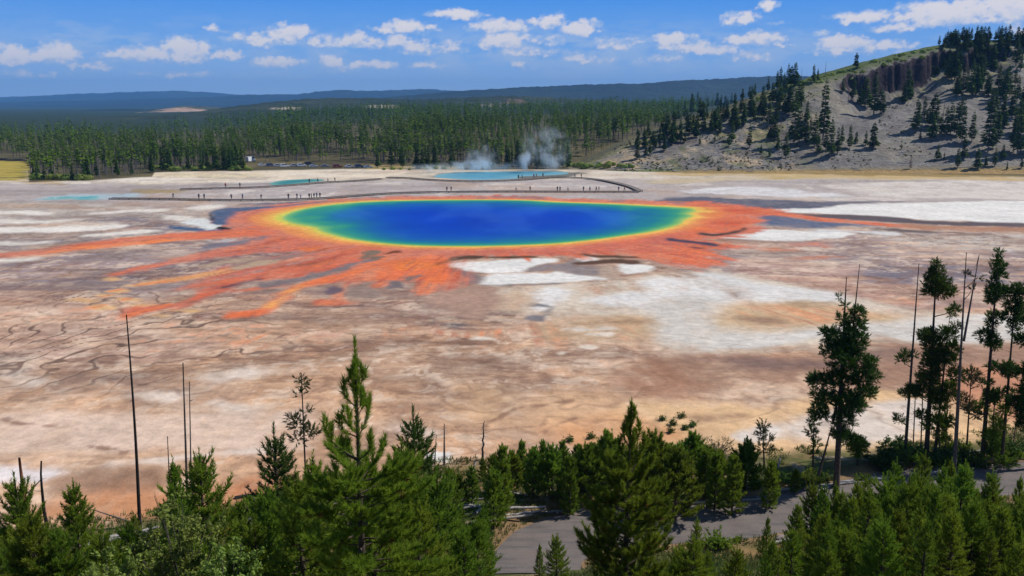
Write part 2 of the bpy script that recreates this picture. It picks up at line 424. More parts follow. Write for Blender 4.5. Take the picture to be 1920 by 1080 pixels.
def basin_colour(X, Y):
    p = Paint(X, Y); d = np.hypot(X, Y)
    U, V = proj(X, Y, np.zeros_like(X))
    n0 = fbm(X / 22 + p.wx, Y / 38 + p.wy, 5, 5, .6); n1 = fbm(X / 9, Y / 16, 6, 4, .6)
    # general tan crust, warmer and paler towards the camera
    t = sstep(230, 90, d)[..., None]
    p.C[:] = alb((178, 148, 134)) * (1 - t) + alb((212, 172, 142)) * t
    def band(mask, c): 
        m = np.clip(mask, 0, 1)[..., None]; p.C[:] = p.C * (1 - m) + alb(c) * m
    band(sstep(.04, .26, n0) * .85, (226, 196, 174))
    band(sstep(-.03, -.25, n0 + .3 * n1) * .85, (146, 118, 106))
    band(sstep(.12, .3, n1 - .3 * n0) * .5, (226, 188, 158))
    band(sstep(.1, .26, fbm(X / 30 + p.wx, Y / 50, 8, 4)) * .4, (142, 124, 118))
    # ---- far strips, left
    p.poly([(-400, 296), (300, 316), (720, 312), (1240, 312), (2300, 318), (2300, 352), (1240, 350), (700, 350), (400, 350), (200, 350), (-400, 372)], (208, 198, 184), f=1.5, tex=.3)
    p.poly([(-400, 352), (200, 344), (720, 338), (1240, 336), (2300, 336), (2300, 420), (1460, 392), (1300, 384), (900, 372), (620, 378), (430, 430), (-400, 480)], (178, 170, 172), f=1.3, tex=.25)
    p.poly([(280, 326), (470, 318), (720, 318), (740, 332), (640, 340), (560, 338), (420, 342), (330, 344), (230, 346)], (226, 214, 198), tex=.2)
    p.stroke([(20, 342, 3), (200, 338, 5), (340, 337, 4)], (230, 222, 214), tex=.4)
    p.stroke([(300, 330, 4), (420, 330, 4), (480, 330, 5)], (214, 200, 168), tex=.4, a=.8)
    p.stroke([(380, 347, 2), (470, 346, 2), (540, 344, 2), (700, 337, 2)], (150, 142, 142), a=.8)
    p.stroke([(0, 338, 1.5), (60, 342, 2), (110, 346, 2)], (190, 162, 110), a=.8)
    p.poly([(-60, 334), (52, 334), (58, 300), (50, 296), (-80, 292)], (166, 152, 74), f=.5, w=.4)
    p.poly([(230, 360), (250, 355), (330, 357), (340, 362), (270, 364)], (160, 142, 104), f=.7, a=.9)
    p.stroke([(70, 373, 4), (130, 368, 5), (190, 369, 4), (260, 366, 3)], (168, 186, 200), f=.8)
    p.stroke([(90, 372, 2), (150, 372, 2), (180, 371, 2)], (112, 178, 186), f=.6)
    p.stroke([(140, 377, 1.2), (160, 383, 1.5), (172, 387, 1)], (92, 92, 96), f=.4)
    # grey white bars, left middle distance
    p.poly([(-300, 370), (60, 378), (240, 384), (300, 396), (420, 392), (440, 404), (330, 420), (120, 428), (-300, 470)], (186, 180, 176), tex=.4)
    for q in [[(-100, 386, 3), (60, 386, 4), (200, 390, 3)], [(-100, 442, 3), (60, 440, 3), (140, 440, 2)], [(300, 370, 2), (400, 380, 2), (240, 382, 2)]]:
        p.stroke(q, (178, 154, 138), a=.8, tex=.3)
    p.poly([(110, 412), (180, 409), (290, 410), (350, 422), (420, 432), (350, 440), (230, 446), (60, 462), (-200, 478), (-200, 462), (60, 450), (210, 436), (240, 428), (200, 420)], (128, 126, 140), tex=.25)
    p.poly([(400, 408), (408, 398), (440, 390), (520, 386), (600, 378), (640, 379), (560, 388), (470, 396), (440, 406), (425, 420), (405, 420)], (74, 98, 134), f=.6, w=.5)
    p.stroke([(330, 425, 3), (380, 430, 3), (425, 432, 2)], (62, 94, 136), f=.6, w=.5)
    p.stroke([(460, 384, 2), (560, 379, 2), (650, 374, 2), (700, 372, 1.5)], (104, 96, 116), f=.6)
    p.poly([(350, 414), (370, 410), (395, 414), (410, 420), (418, 427), (395, 430), (378, 424)], (206, 212, 208), f=.35, w=.5, nz=.5)
    p.stroke([(398, 404, 2), (401, 412, 3), (404, 420, 2)], (24, 30, 44), f=.35, w=.4)
    p.stroke([(405, 427, 2), (420, 428, 3), (432, 431, 1)], (40, 38, 44), f=.35, w=.4)
    # ---- lilac grey silt
    p.poly([(-400, 488), (0, 486), (200, 470), (420, 448), (560, 452), (640, 480), (560, 520), (420, 545), (240, 560), (100, 552), (-400, 560)], (146, 134, 142), f=1.6, tex=.25)
    p.poly([(60, 500), (180, 486), (330, 470), (380, 474), (300, 494), (180, 508), (40, 520)], (172, 156, 160), f=1.6, tex=.3, a=.8)
    p.poly([(120, 530), (200, 512), (300, 500), (330, 512), (270, 538), (180, 545)], (108, 102, 118), f=1.5, tex=.3, a=.8)
    p.poly([(360, 490), (440, 476), (540, 466), (540, 480), (430, 500), (330, 512)], (118, 98, 108), f=1.3, tex=.3, a=.8)
    p.poly([(-200, 540), (100, 534), (180, 540), (160, 556), (-200, 562)], (126, 104, 104), f=1.2, tex=.6, a=.8)
    # mid left: reddish brown under the runoff
    p.poly([(420, 545), (600, 530), (760, 545), (860, 548), (940, 560), (990, 590), (940, 612), (800, 610), (640, 590), (500, 600), (330, 600), (300, 575)], (152, 124, 116), f=2, tex=.3, a=.85)
    p.poly([(-300, 560), (90, 556), (230, 575), (260, 620), (420, 640), (300, 680), (-300, 700)], (196, 166, 154), f=1.6, a=.75, tex=.2)
    # dark grey shoal right of centre
    p.poly([(770, 600), (850, 588), (900, 570), (915, 545), (935, 552), (950, 578), (985, 582), (960, 598), (900, 606), (860, 620), (790, 618)], (112, 104, 108), f=1.3, tex=.2)
    p.poly([(660, 650), (800, 636), (940, 650), (1010, 672), (960, 720), (880, 760), (760, 732), (680, 700)], (146, 124, 112), f=2.4, tex=.6, a=.6)
    p.poly([(-300, 660), (30, 668), (70, 700), (50, 735), (-300, 750)], (126, 118, 122), f=1.8, tex=.3, a=.8)
    p.poly([(840, 740), (980, 720), (1060, 712), (960, 750), (880, 762)], (138, 116, 104), f=1.3, tex=.6, a=.6)
    # ---- right: lilac, pink
    p.poly([(1230, 452), (1400, 460), (1560, 440), (1700, 432), (2300, 430), (2300, 560), (1700, 575), (1560, 560), (1400, 530), (1250, 505)], (160, 146, 150), f=1.6, tex=.3)
    p.poly([(1640, 432), (1800, 430), (2300, 436), (2300, 470), (1800, 468), (1660, 452)], (190, 182, 180), f=1.2, tex=.6)
    for q in [[(1700, 450, 2), (1800, 455, 3), (1920, 458, 3), (2200, 460, 3)], [(1780, 470, 2), (1880, 470, 2), (2100, 472, 3)], [(1640, 442, 2), (1720, 446, 2), (1840, 446, 3)]]:
        p.stroke(q, (214, 210, 208), a=.8)
    p.poly([(1600, 505), (1700, 495), (1800, 500), (2200, 505), (2200, 535), (1760, 530), (1660, 528), (1590, 520)], (124, 120, 136), f=1.6, tex=.3)
    p.poly([(1380, 495), (1500, 490), (1600, 500), (1600, 530), (1700, 550), (1730, 570), (1560, 562), (1440, 540)], (188, 156, 148), f=1.5, tex=.3, a=.85)
    p.poly([(1600, 535), (1900, 540), (2200, 540), (2200, 590), (1800, 580), (1640, 575)], (190, 152, 140), f=1.5, tex=.3, a=.8)
    # streaky staining of the whole crust
    st1 = fbm(X / 13 + p.wx, Y / 11 + p.wy * .6, 341, 5, .66); st2 = fbm(X / 4.5 + p.wx, Y / 4.5, 343, 4, .65); st3 = fbm(X / 28 + p.wx, Y / 20, 345, 5, .6)
    nl = sstep(60, 130, d) * sstep(330, 220, Y)
    band(sstep(.06, .22, st1) * .45 * nl, (226, 204, 188)); band(sstep(-.06, -.22, st1 + st2 * .3) * .42 * nl, (124, 96, 84))
    band(sstep(.05, .17, st2) * .5 * nl, (234, 214, 198)); band(sstep(-.05, -.18, st2) * .42 * nl, (132, 102, 88)); st5 = fbm(X / 2.2 + p.wx, Y / 3.0, 357, 4, .65); band(sstep(.06, .18, st5) * .4 * sstep(170, 110, d), (240, 224, 210)); band(sstep(-.06, -.18, st5) * .38 * sstep(170, 110, d), (124, 94, 80))
    band(sstep(.08, .22, st3) * .35 * nl, (196, 140, 108))
    farn = sstep(200, 280, d); st4 = fbm(X / 26 + p.wx, Y / 20, 347, 5, .66)
    band(sstep(.04, .2, st4) * .6 * farn, (222, 216, 212)); band(sstep(-.05, -.2, st4) * .45 * farn, (140, 130, 130))
    band(sstep(.10, .22, fbm(X / 20, Y / 26, 349, 4)) * .4 * farn, (190, 164, 146))
    # thin stretched ripples and dark threads
    hx_ = X + .35 * Y + p.wx * 4; fl1 = fbm(hx_ / 11, (Y + p.wy * 1.2) / 2.4, 351, 4, .6); fl2 = fbm(hx_ / 24, Y / 5 + p.wy * .6, 353, 5, .6)
    band(sstep(.05, .22, fl1) * .40 * nl, (228, 200, 178)); band(sstep(-.06, -.24, fl1) * .42 * nl, (134, 102, 86))
    band(sstep(.04, .2, fl2) * .35 * nl, (214, 176, 146)); band(sstep(-.05, -.2, fl2) * .38 * nl, (140, 116, 104))
    th = np.abs(fbm(hx_ / 20, Y / 8 + p.wy * .5, 355, 4, .6)); band(sstep(.022, .004, th) * .5 * nl, (112, 84, 72)); th2 = np.abs(fbm(X / 9 + p.wx, Y / 10 + p.wy, 359, 4, .6)); band(sstep(.014, .002, th2) * .5 * nl * sstep(-.05, .1, st3), (104, 80, 72))
    gp_ = sstep(.03, .17, fbm(X / 34 + p.wx * .5, Y / 16, 361, 4, .55)) * nl; band(gp_ * .42, (138, 124, 122))
    for q in [[(-200, 432, 5), (60, 430, 5), (160, 427, 4), (230, 424, 3)], [(-100, 400, 3), (40, 398, 3), (100, 400, 2)], [(170, 398, 2), (250, 396, 3), (300, 394, 2)],
              [(360, 391, 2), (385, 390, 4), (420, 387, 2)], [(160, 442, 2), (240, 438, 3), (290, 435, 2)], [(-100, 458, 3), (30, 455, 3), (110, 452, 2)], [(-100, 490, 3), (20, 488, 3), (70, 484, 2)],
              [(0, 415, 3), (80, 414, 3), (140, 412, 2)], [(300, 408, 3), (350, 410, 4), (390, 412, 2)]]:
        p.stroke(q, (226, 221, 217), f=.8, a=.95)
    p.stroke([(-200, 434, 4), (60, 432, 4), (150, 430, 3), (240, 425, 2)], (232, 228, 226), f=.6)
    # ---- the white sinter fields
    W = (220, 219, 222)
    p.poly([(920, 545), (990, 532), (1130, 525), (1290, 508), (1420, 522), (1600, 556), (1800, 585), (2200, 600), (2200, 640), (1800, 640), (1540, 640), (1320, 655), (1230, 648), (1200, 620), (1040, 606), (980, 585)], (212, 200, 188), f=1.6, tex=.7)
    p.poly([(1190, 528), (1290, 514), (1340, 512), (1440, 532), (1580, 552), (1540, 570), (1420, 566), (1300, 568), (1240, 552)], W, f=1.2, tex=.5)
    p.poly([(1090, 558), (1180, 545), (1300, 552), (1240, 566), (1290, 585), (1220, 580), (1130, 570)], W, f=1.2, tex=.5)
    p.poly([(980, 552), (1030, 535), (1060, 545), (1040, 570), (1010, 580), (985, 568)], W, f=.9, tex=.2)
    p.poly([(1230, 560), (1330, 566), (1310, 650), (1240, 640), (1210, 600)], (206, 202, 200), f=1.5, tex=.6, a=.9)
    p.poly([(1330, 620), (1480, 622), (1640, 600), (1720, 590), (1900, 590), (2200, 590), (2200, 634), (1860, 638), (1700, 632), (1520, 630), (1400, 650), (1300, 652)], (214, 211, 210), f=1.1, tex=.4)
    # tan ovals in the white
    p.poly([(1330, 585), (1400, 568), (1520, 566), (1640, 580), (1700, 592), (1560, 606), (1400, 612), (1330, 605)], (204, 176, 142), f=1.8, tex=.3, a=.95)
    p.stroke([(1370, 594, 3), (1440, 597, 6), (1480, 600, 3)], (160, 130, 110), f=1.3, tex=.4, a=.9)
    p.stroke([(1480, 572, 2), (1520, 572, 3), (1570, 570, 2)], (168, 142, 116), a=.8)
    p.poly([(1000, 606), (1100, 592), (1210, 594), (1230, 612), (1180, 640), (1060, 640), (990, 625)], (196, 170, 142), f=1.6, tex=.5)
    p.stroke([(1050, 606, 3), (1120, 608, 4), (1200, 606, 4)], (172, 142, 116), tex=.6)
    p.stroke([(1060, 618, 2), (1110, 620, 2), (1160, 621, 2)], (214, 206, 200), f=.8)
    # crisp white shelves by the orange rim
    W2 = (228, 228, 230)
    p.poly([(835, 498), (845, 494), (858, 491), (905, 488), (950, 485), (1030, 484), (1035, 489), (995, 497), (975, 507), (950, 510), (880, 509), (855, 502)], W2, f=.5, w=.6)
    p.poly([(890, 530), (920, 514), (1020, 510), (1035, 506), (1060, 512), (1110, 517), (1125, 522), (1060, 527), (960, 532), (920, 535)], W2, f=.5, w=.6)
    p.poly([(1155, 498), (1170, 494), (1200, 495), (1226, 502), (1200, 511), (1165, 512)], W2, f=.5, w=.5)
    p.poly([(1078, 484), (1110, 482), (1120, 489), (1090, 492)], W2, f=.5, w=.5)
    p.poly([(985, 500), (1030, 493), (1075, 486), (1080, 496), (1130, 500), (1150, 505), (1130, 516), (1070, 514), (1040, 505), (975, 509)], (140, 130, 132), f=.6, tex=.4)
    p.poly([(1100, 498), (1140, 494), (1160, 512), (1140, 522), (1110, 512)], (186, 164, 150), f=.8, tex=.3)
    p.poly([(832, 512), (870, 508), (900, 518), (885, 528), (845, 530)], (136, 120, 122), f=.9, tex=.3)
    p.stroke([(905, 534, 1.2), (970, 533, 1.2), (1050, 530, 1)], (128, 120, 124), f=.5, w=.4)
    p.stroke([(980, 568, 2), (1010, 571, 2.5), (1032, 576, 2), (1020, 582, 2)], (112, 112, 120), f=.5, w=.5)
    p.stroke([(985, 592, 3), (1005, 592, 5), (1018, 588, 3)], (126, 122, 130), f=.7)
    p.poly([(880, 560), (960, 545), (985, 560), (965, 580), (915, 575)], (204, 180, 158), f=1, tex=.3)
    p.poly([(840, 536), (915, 536), (930, 560), (880, 590), (830, 590), (790, 560)], (172, 142, 128), f=1.2, tex=.2)
    for q in [[(885, 633, 2), (905, 634, 3), (925, 638, 2)], [(1050, 662, 2), (1062, 661, 3)], [(930, 620, 1.5), (940, 622, 2)], [(1100, 627, 1.5), (1140, 629, 2)], [(1090, 650, 2), (1110, 652, 2)]]:
        p.stroke(q, (228, 216, 206), f=.5, w=.7)
    # right white slab and bars
    p.poly([(1448, 394), (1500, 389), (1700, 381), (2300, 376), (2300, 422), (1890, 420), (1820, 414), (1750, 412), (1600, 402), (1500, 400)], W2, f=.5, w=.6)
    p.poly([(1335, 444), (1375, 440), (1398, 427), (1440, 431), (1520, 432), (1600, 438), (1560, 446), (1500, 452), (1400, 450)], W2, f=.5, w=.6)
    p.stroke([(1520, 430, 1.5), (1600, 434, 1.5), (1680, 440, 1.5)], (210, 210, 214), f=.5)
    p.poly([(1280, 360), (1330, 352), (1420, 350), (1520, 358), (1600, 366), (1500, 370), (1380, 364)], (216, 216, 222), f=.7, tex=.4)
    p.poly([(1560, 348), (1700, 340), (1920, 340), (2300, 342), (2300, 372), (1800, 374), (1640, 366)], (212, 206, 204), f=.9, tex=.6)
    p.stroke([(1230, 340, 4), (1400, 334, 4), (1600, 332, 4), (1920, 334, 5), (2200, 338, 5)], (196, 182, 158), tex=.6)
    p.stroke([(1450, 334, 2), (1560, 332, 2), (1680, 333, 2)], (188, 166, 118), tex=.4)
    p.stroke([(1240, 320, 2.5), (1500, 324, 3), (1700, 328, 3), (1920, 330, 4), (2300, 334, 4)], (150, 130, 84), f=.6)
    p.stroke([(1240, 326, 1.6), (1500, 329, 1.8), (1700, 333, 2), (1920, 337, 2.5), (2300, 342, 3)], (196, 172, 130), f=.6)
    p.poly([(1240, 372), (1300, 370), (1420, 372), (1560, 378), (1700, 376), (1500, 388), (1430, 392), (1300, 382), (1200, 378)], (96, 98, 116), f=.8, tex=.2)
    p.poly([(1400, 398), (1500, 402), (1650, 404), (1800, 416), (2200, 424), (2200, 432), (1800, 424), (1600, 413), (1480, 409)], (94, 84, 90), f=.7, w=.6)
    p.poly([(1400, 405), (1430, 404), (1520, 414), (1640, 424), (1500, 424), (1430, 424)], (92, 104, 134), f=.8, tex=.2)
    p.stroke([(1640, 430, 2), (1720, 436, 1.5), (1800, 438, 2)], (104, 92, 92), f=.6)
    # ---- brown lower right
    p.poly([(1180, 680), (1300, 662), (1500, 660), (1700, 640), (2200, 650), (2200, 720), (1700, 730), (1500, 715), (1320, 730), (1220, 710)], (158, 124, 106), f=2, tex=.6, a=.8)
    p.poly([(1150, 690), (1240, 680), (1290, 705), (1330, 750), (1240, 745), (1160, 720)], (164, 122, 100), f=1.6, tex=.5, a=.7)
    p.poly([(1290, 665), (1420, 668), (1500, 672), (1700, 650), (1680, 668), (1480, 690), (1340, 684)], (132, 108, 102), f=1.5, tex=.6, a=.8)
    p.stroke([(1350, 655, 2), (1500, 650, 4), (1640, 652, 3)], (196, 176, 160), tex=.6)
    p.poly([(1150, 758), (1320, 750), (1440, 764), (1500, 742), (1640, 728), (1760, 736), (2200, 730), (2200, 850), (1600, 860), (1300, 850), (1200, 820), (1130, 790)], (226, 190, 150), f=2, tex=.35)
    p.poly([(1440, 800), (1560, 770), (1700, 745), (1760, 760), (1720, 830), (1560, 830)], (218, 206, 200), f=1.6, tex=.4)
    p.poly([(1280, 775), (1360, 772), (1400, 778), (1340, 786)], (150, 118, 100), f=.9, a=.8, tex=.4)
    p.poly([(1380, 805), (1450, 798), (1460, 815), (1400, 825)], (226, 222, 222), f=.9, tex=.3)
    p.poly([(1760, 690), (1920, 680), (2200, 690), (2200, 780), (1900, 790), (1780, 740)], (196, 140, 112), f=2, tex=.6, a=.8)
    p.poly([(1000, 790), (1140, 770), (1240, 790), (1300, 810), (1200, 830), (1050, 830)], (214, 160, 118), f=1.8, tex=.4, a=.8)
    p.poly([(860, 720), (1000, 740), (1140, 740), (1130, 775), (980, 800), (860, 780)], (218, 180, 146), f=2.2, tex=.5, a=.7)
    # ---- near left
    p.poly([(-200, 790), (60, 770), (300, 780), (560, 770), (560, 840), (300, 850), (60, 850), (-200, 860)], (222, 198, 184), f=2, tex=.8, a=.85)
    p.poly([(-200, 870), (40, 880), (110, 890), (60, 910), (-200, 920)], (226, 220, 226), f=1.2, tex=.3, a=.9)
    p.stroke([(200, 885, 6), (300, 870, 7), (400, 856, 6), (520, 842, 6)], (226, 208, 198), tex=.7, a=.9)
    for q in [[(380, 712, 8), (440, 705, 10), (500, 700, 6)], [(260, 742, 5), (330, 745, 7)], [(40, 720, 6), (90, 715, 8)], [(400, 762, 5), (480, 770, 6)], [(740, 800, 5), (800, 806, 5)]]:
        p.stroke(q, (228, 214, 206), f=1.4, tex=.9, a=.8)
    p.poly([(90, 905), (230, 885), (320, 900), (330, 925), (200, 930), (90, 940)], (150, 118, 100), f=1.6, tex=.3, a=.8)
    p.poly([(60, 955), (200, 925), (380, 920), (480, 900), (500, 940), (420, 975), (200, 990), (60, 985)], (198, 142, 106), f=2, tex=.6, a=.85)
    p.poly([(430, 930), (480, 905), (540, 900), (560, 930), (480, 950)], (186, 122, 84), f=1.3, tex=.5, a=.8)
    p.poly([(785, 852), (810, 842), (832, 846), (824, 858), (800, 864)], (230, 230, 232), f=.6, w=1.6)
    p.poly([(840, 862), (940, 852), (1000, 860), (940, 882), (850, 885)], (156, 116, 90), f=1.3, tex=.4, a=.8)
    # dark creeping channels in the foreground crust
    for q in [[(905, 800, 1.5), (912, 785, 1.5), (950, 768, 1.2), (1010, 758, 1.2), (1060, 752, 1)], [(995, 815, 1.5), (1020, 800, 1.5), (1060, 785, 1.2), (1100, 772, 1)],
              [(0, 776, 2), (30, 790, 2), (80, 798, 1.5), (130, 806, 1.5)], [(180, 840, 1.5), (220, 850, 1.5), (235, 868, 1.5)]]:
        p.stroke(q, (140, 108, 92), f=.5, w=1.2, a=.8)
    # ---- terraces: dark lips along the contours of the crust
    x = X + p.wx * 3; y = Y + p.wy * 3
    f = fbm(x / 24 + 3, y / 30, 301, 5, .5) * 10 - X * .10 + Y * .16
    g = np.hypot(*np.gradient(f)) if X.ndim == 2 else 1
    fr = np.abs(f - np.round(f))
    tm = sdf(X, Y, poly_xy([(-400, 520), (120, 540), (330, 545), (470, 585), (560, 610), (640, 650), (420, 690), (200, 730), (-400, 740)], 3))
    thick = 0.30 * Y / 150.0
    ln = sstep(0.11, 0.03, fr) * sstep(-.12, .06, fbm(X / 14, Y / 14, 313, 3)) * sstep(-6, 8, tm) * (0.55 + 0.9 * np.clip(fbm(X / 20, Y / 20, 311, 2) + .3, 0, 1))
    edge = sstep(0.30, 0.05, (f - np.floor(f))) * sstep(-6, 8, tm) * .35
    band(edge, (214, 186, 166)); band(ln * .9, (100, 78, 70))
    # broad faint ripples in the rest of the crust
    f2 = fbm(x / 46, y / 40, 321, 5, .6) * 12
    fr2 = np.abs(f2 - np.round(f2))
    tm2 = sstep(150, 100, Y) + .5 * sstep(540, 620, V) * sstep(700, 400, U)
    band(sstep(0.12, 0.02, fr2) * .34 * np.clip(tm2, 0, 1) * sstep(-.15, .12, fbm(X / 30, Y / 40, 331, 3)), (130, 98, 84))
    # yellowish pans
    for (u, v, w, h) in [(212, 524, 10, 3), (288, 532, 12, 3), (160, 562, 26, 5), (200, 553, 22, 3), (230, 545, 22, 3), (270, 572, 26, 4), (190, 575, 24, 5), (240, 560, 22, 3), (345, 583, 26, 3), (300, 592, 20, 4), (250, 536, 14, 2.5)]:
        p.poly([(u - w, v), (u - w * .3, v - h), (u + w * .6, v - h * .6), (u + w, v + h * .4), (u, v + h)], (222, 182, 132), f=.5, w=.6, a=.85)
    # ================= orange mats
    OR, OD, OP = (220, 116, 78), (194, 100, 80), (210, 132, 110)
    sp = sdf(X, Y, POOL)
    hw = 15 + 7 * fbm(np.arctan2(X - PC[0], Y - PC[1]) * 5, 0 * X, 401, 4) + 6 * sstep(30, 60, X) + 3 * sstep(-40, -75, X)
    back = sstep(PC[1] + 30, PC[1] + 52, Y)
    hw = hw - back * 2.0
    e = fbm(X / 5, Y / 9, 403, 4, .6) * 7
    halo = sstep(-hw - 2.5, -hw + 2.5, sp + e + p.flow * 10)
    band(halo, OP)
    band(halo * sstep(.0, .2, p.flow + .3 * p.fine) * .6, (210, 104, 76))
    band(back * halo * sstep(.02, .16, fbm(X / 9, Y / 14, 405, 4, .6)) * .8, (150, 116, 118))
    p.poly([(480, 400), (530, 392), (520, 420), (600, 436), (620, 446), (560, 450), (480, 440), (440, 428), (450, 405)], OP, f=1.2, tex=.2)
    p.poly([(466, 416), (482, 402), (500, 408), (490, 418)], (200, 100, 76), f=1.2)
    p.poly([(398, 410), (408, 398), (440, 390), (520, 385), (600, 378), (640, 377), (600, 381), (520, 388), (462, 396), (440, 406), (428, 420), (405, 422)], (78, 98, 132), f=.6, w=.6, tex=.2)
    p.stroke([(330, 427, 3), (380, 431, 3), (425, 433, 2)], (66, 94, 132), f=.6, w=.5)
    p.poly([(350, 416), (370, 411), (395, 413), (408, 419), (418, 427), (395, 431), (378, 426)], (214, 218, 222), f=.35, w=.6, nz=.4)
    p.stroke([(398, 402, 2), (402, 411, 3), (408, 419, 2.5)], (22, 28, 40), f=.35, w=.4); p.stroke([(408, 427, 2), (420, 428.5, 3), (436, 431.5, 1.2)], (34, 32, 38), f=.35, w=.4)
    # fans to the lower left
    p.poly([(440, 436), (560, 426), (620, 440), (740, 462), (850, 472), (838, 500), (838, 528), (805, 532), (760, 520), (700, 512), (640, 512), (560, 520), (470, 520), (400, 528), (380, 518), (450, 498), (560, 474), (470, 470), (430, 458)], (202, 118, 96), f=1.8, tex=.9, flow=.8, a=.8)
    S = [([(-300, 490, 7), (0, 479, 6), (100, 470, 6), (200, 458, 7)], (204, 124, 100)), ([(150, 464, 4), (200, 458, 6), (260, 452, 7), (330, 445, 8), (430, 438, 8), (520, 430, 9)], (218, 112, 78)),
         ([(100, 472, 2), (160, 466, 3), (240, 461, 3), (330, 450, 3)], (240, 136, 76)),
         ([(225, 516, 2), (270, 502, 3.5), (330, 490, 4), (400, 476, 6), (460, 468, 8), (540, 456, 12), (600, 450, 12)], (208, 112, 90)),
         ([(236, 590, 10), (290, 578, 7), (340, 572, 5), (380, 552, 8), (430, 538, 6), (450, 534, 2)], (206, 98, 70)),
         ([(330, 545, 3), (400, 532, 5), (470, 522, 7), (560, 508, 11), (640, 488, 15), (720, 470, 12)], (212, 106, 76)),
         ([(270, 532, 2), (340, 522, 3.5), (400, 514, 4), (450, 506, 2)], (214, 160, 104)),
         ([(430, 589, 5), (480, 586, 5), (502, 578, 3.5), (520, 560, 4), (548, 538, 4), (600, 527, 5), (660, 518, 8), (740, 506, 18), (830, 500, 22)], (230, 112, 64)),
         ([(506, 574, 1.5), (522, 557, 2.2), (545, 540, 2), (556, 534, 1.5)], (240, 174, 92)),
         ([(628, 562, 6), (636, 545, 5), (645, 530, 5), (690, 515, 8), (720, 508, 6)], (216, 136, 104)),
         ([(590, 566, 3), (620, 566, 5), (650, 568, 2)], (214, 122, 88)),
         ([(776, 545, 8), (790, 530, 16), (800, 510, 22), (838, 505, 22)], (230, 112, 62)),
         ([(700, 530, 6), (712, 520, 14), (722, 505, 10)], (228, 116, 70)),
         ([(560, 468, 3), (580, 470, 4), (600, 466, 3)], (232, 116, 52)),
         ([(740, 498, 6), (780, 496, 8), (820, 498, 6)], (236, 124, 54)),
         ([(430, 548, 2), (490, 540, 3), (540, 530, 2)], (206, 120, 92))]
    for q, c in S: p.stroke(q, tuple(a_ * .82 + b_ * .18 for a_, b_ in zip(c, (204, 140, 116))), f=.8, w=.6, flow=.4, nz=.6, tex=.2, a=.95)
    # yellow flush near the rim, lower left
    p.stroke([(560, 432, 2), (580, 431, 3), (600, 438, 3)], (236, 176, 88), f=.8)
    # grey gaps between the fingers
    G = [([(395, 462, 4), (440, 456, 4), (480, 448, 2.5), (503, 444, 1)], (122, 118, 130)), ([(450, 496, 3), (520, 486, 4), (570, 476, 3), (602, 470, 1.5)], (148, 120, 116)),
         ([(440, 506, 3), (480, 496, 5), (525, 490, 2)], (184, 160, 138)), ([(490, 536, 4), (560, 524, 4), (620, 511, 5), (670, 494, 3), (700, 490, 1.5)], (128, 116, 118)),
         ([(400, 452, 1.5), (450, 449, 1.5)], (178, 176, 182)), ([(600, 545, 6), (630, 543, 4)], (108, 92, 104)), ([(655, 545, 8), (700, 548, 8)], (150, 130, 122)),
         ([(722, 535, 4), (740, 532, 6), (752, 536, 3)], (122, 110, 114)), ([(760, 524, 4), (776, 520, 3), (788, 518, 1.5)], (124, 112, 110)),
         ([(380, 500, 3), (420, 494, 3), (470, 488, 2)], (178, 156, 138)), ([(560, 498, 1), (620, 492, 1.5)], (166, 96, 72)), ([(420, 540, 2), (520, 522, 3), (470, 532, 2)], (112, 78, 82)),
         ([(520, 503, 2), (545, 497, 2)], (170, 90, 62)), ([(500, 453, 1.2), (530, 448, 1.2)], (184, 100, 78)), ([(570, 476, 1), (610, 468, 1.2)], (176, 92, 60)), ([(590, 500, 1), (650, 474, 1.2)], (186, 92, 62))]
    for q, c in G: p.stroke(q, c, f=.55, w=.7, flow=.2, nz=.6)
    p.stroke([(680, 484, 4), (700, 477, 6), (722, 478, 5), (700, 486, 4)], (126, 110, 96), f=.5, w=.6, nz=.5)
    p.stroke([(728, 476, 2), (742, 474, 3), (756, 473, 2)], (120, 66, 32), f=.4, w=.6, nz=.5)
    # right side
    p.poly([(1260, 432), (1300, 384), (1360, 384), (1420, 390), (1450, 398), (1440, 404), (1400, 404), (1420, 412), (1400, 420), (1350, 436), (1310, 440), (1330, 450), (1390, 460), (1400, 466), (1340, 472), (1370, 486), (1380, 494), (1320, 498), (1230, 488), (1160, 480), (1080, 482), (1000, 478), (900, 480), (900, 466), (1060, 462), (1200, 444)], (218, 114, 80), f=1.3, w=1.3, tex=.3, flow=.8)
    p.poly([(900, 468), (1060, 464), (1200, 448), (1260, 440), (1240, 470), (1100, 474), (960, 478)], (204, 112, 92), f=1.2, tex=.2)
    p.stroke([(1420, 397, 4), (1470, 403, 3.5), (1550, 412, 3.5), (1640, 420, 3), (1700, 425, 2.5), (1740, 430, 1.5)], (220, 118, 84), f=.6, w=.5)
    p.stroke([(1690, 424, 3), (1800, 430, 5), (2200, 440, 6)], (172, 128, 104), f=1.2, tex=.3)
    p.stroke([(1310, 439, 2), (1340, 441, 2.5), (1380, 434, 3), (1396, 428, 1.5)], (70, 58, 52), f=.5, w=.5)
    p.stroke([(1250, 449, 2.5), (1290, 453, 2.5), (1345, 460, 2)], (64, 62, 84), f=.5, w=.4)
    p.stroke([(1300, 464, 1.2), (1322, 466, 1.2)], (100, 70, 66), f=.5, w=.5)
    p.stroke([(1490, 460, 2), (1540, 458, 3), (1545, 462, 2)], (196, 134, 120), f=1.2, tex=.3); p.stroke([(1440, 468, 1.5), (1490, 470, 1.5)], (206, 140, 110), f=.7, tex=.4)
    p.stroke([(1500, 482, 2), (1560, 482, 1.5)], (190, 132, 108), f=1, tex=.3)
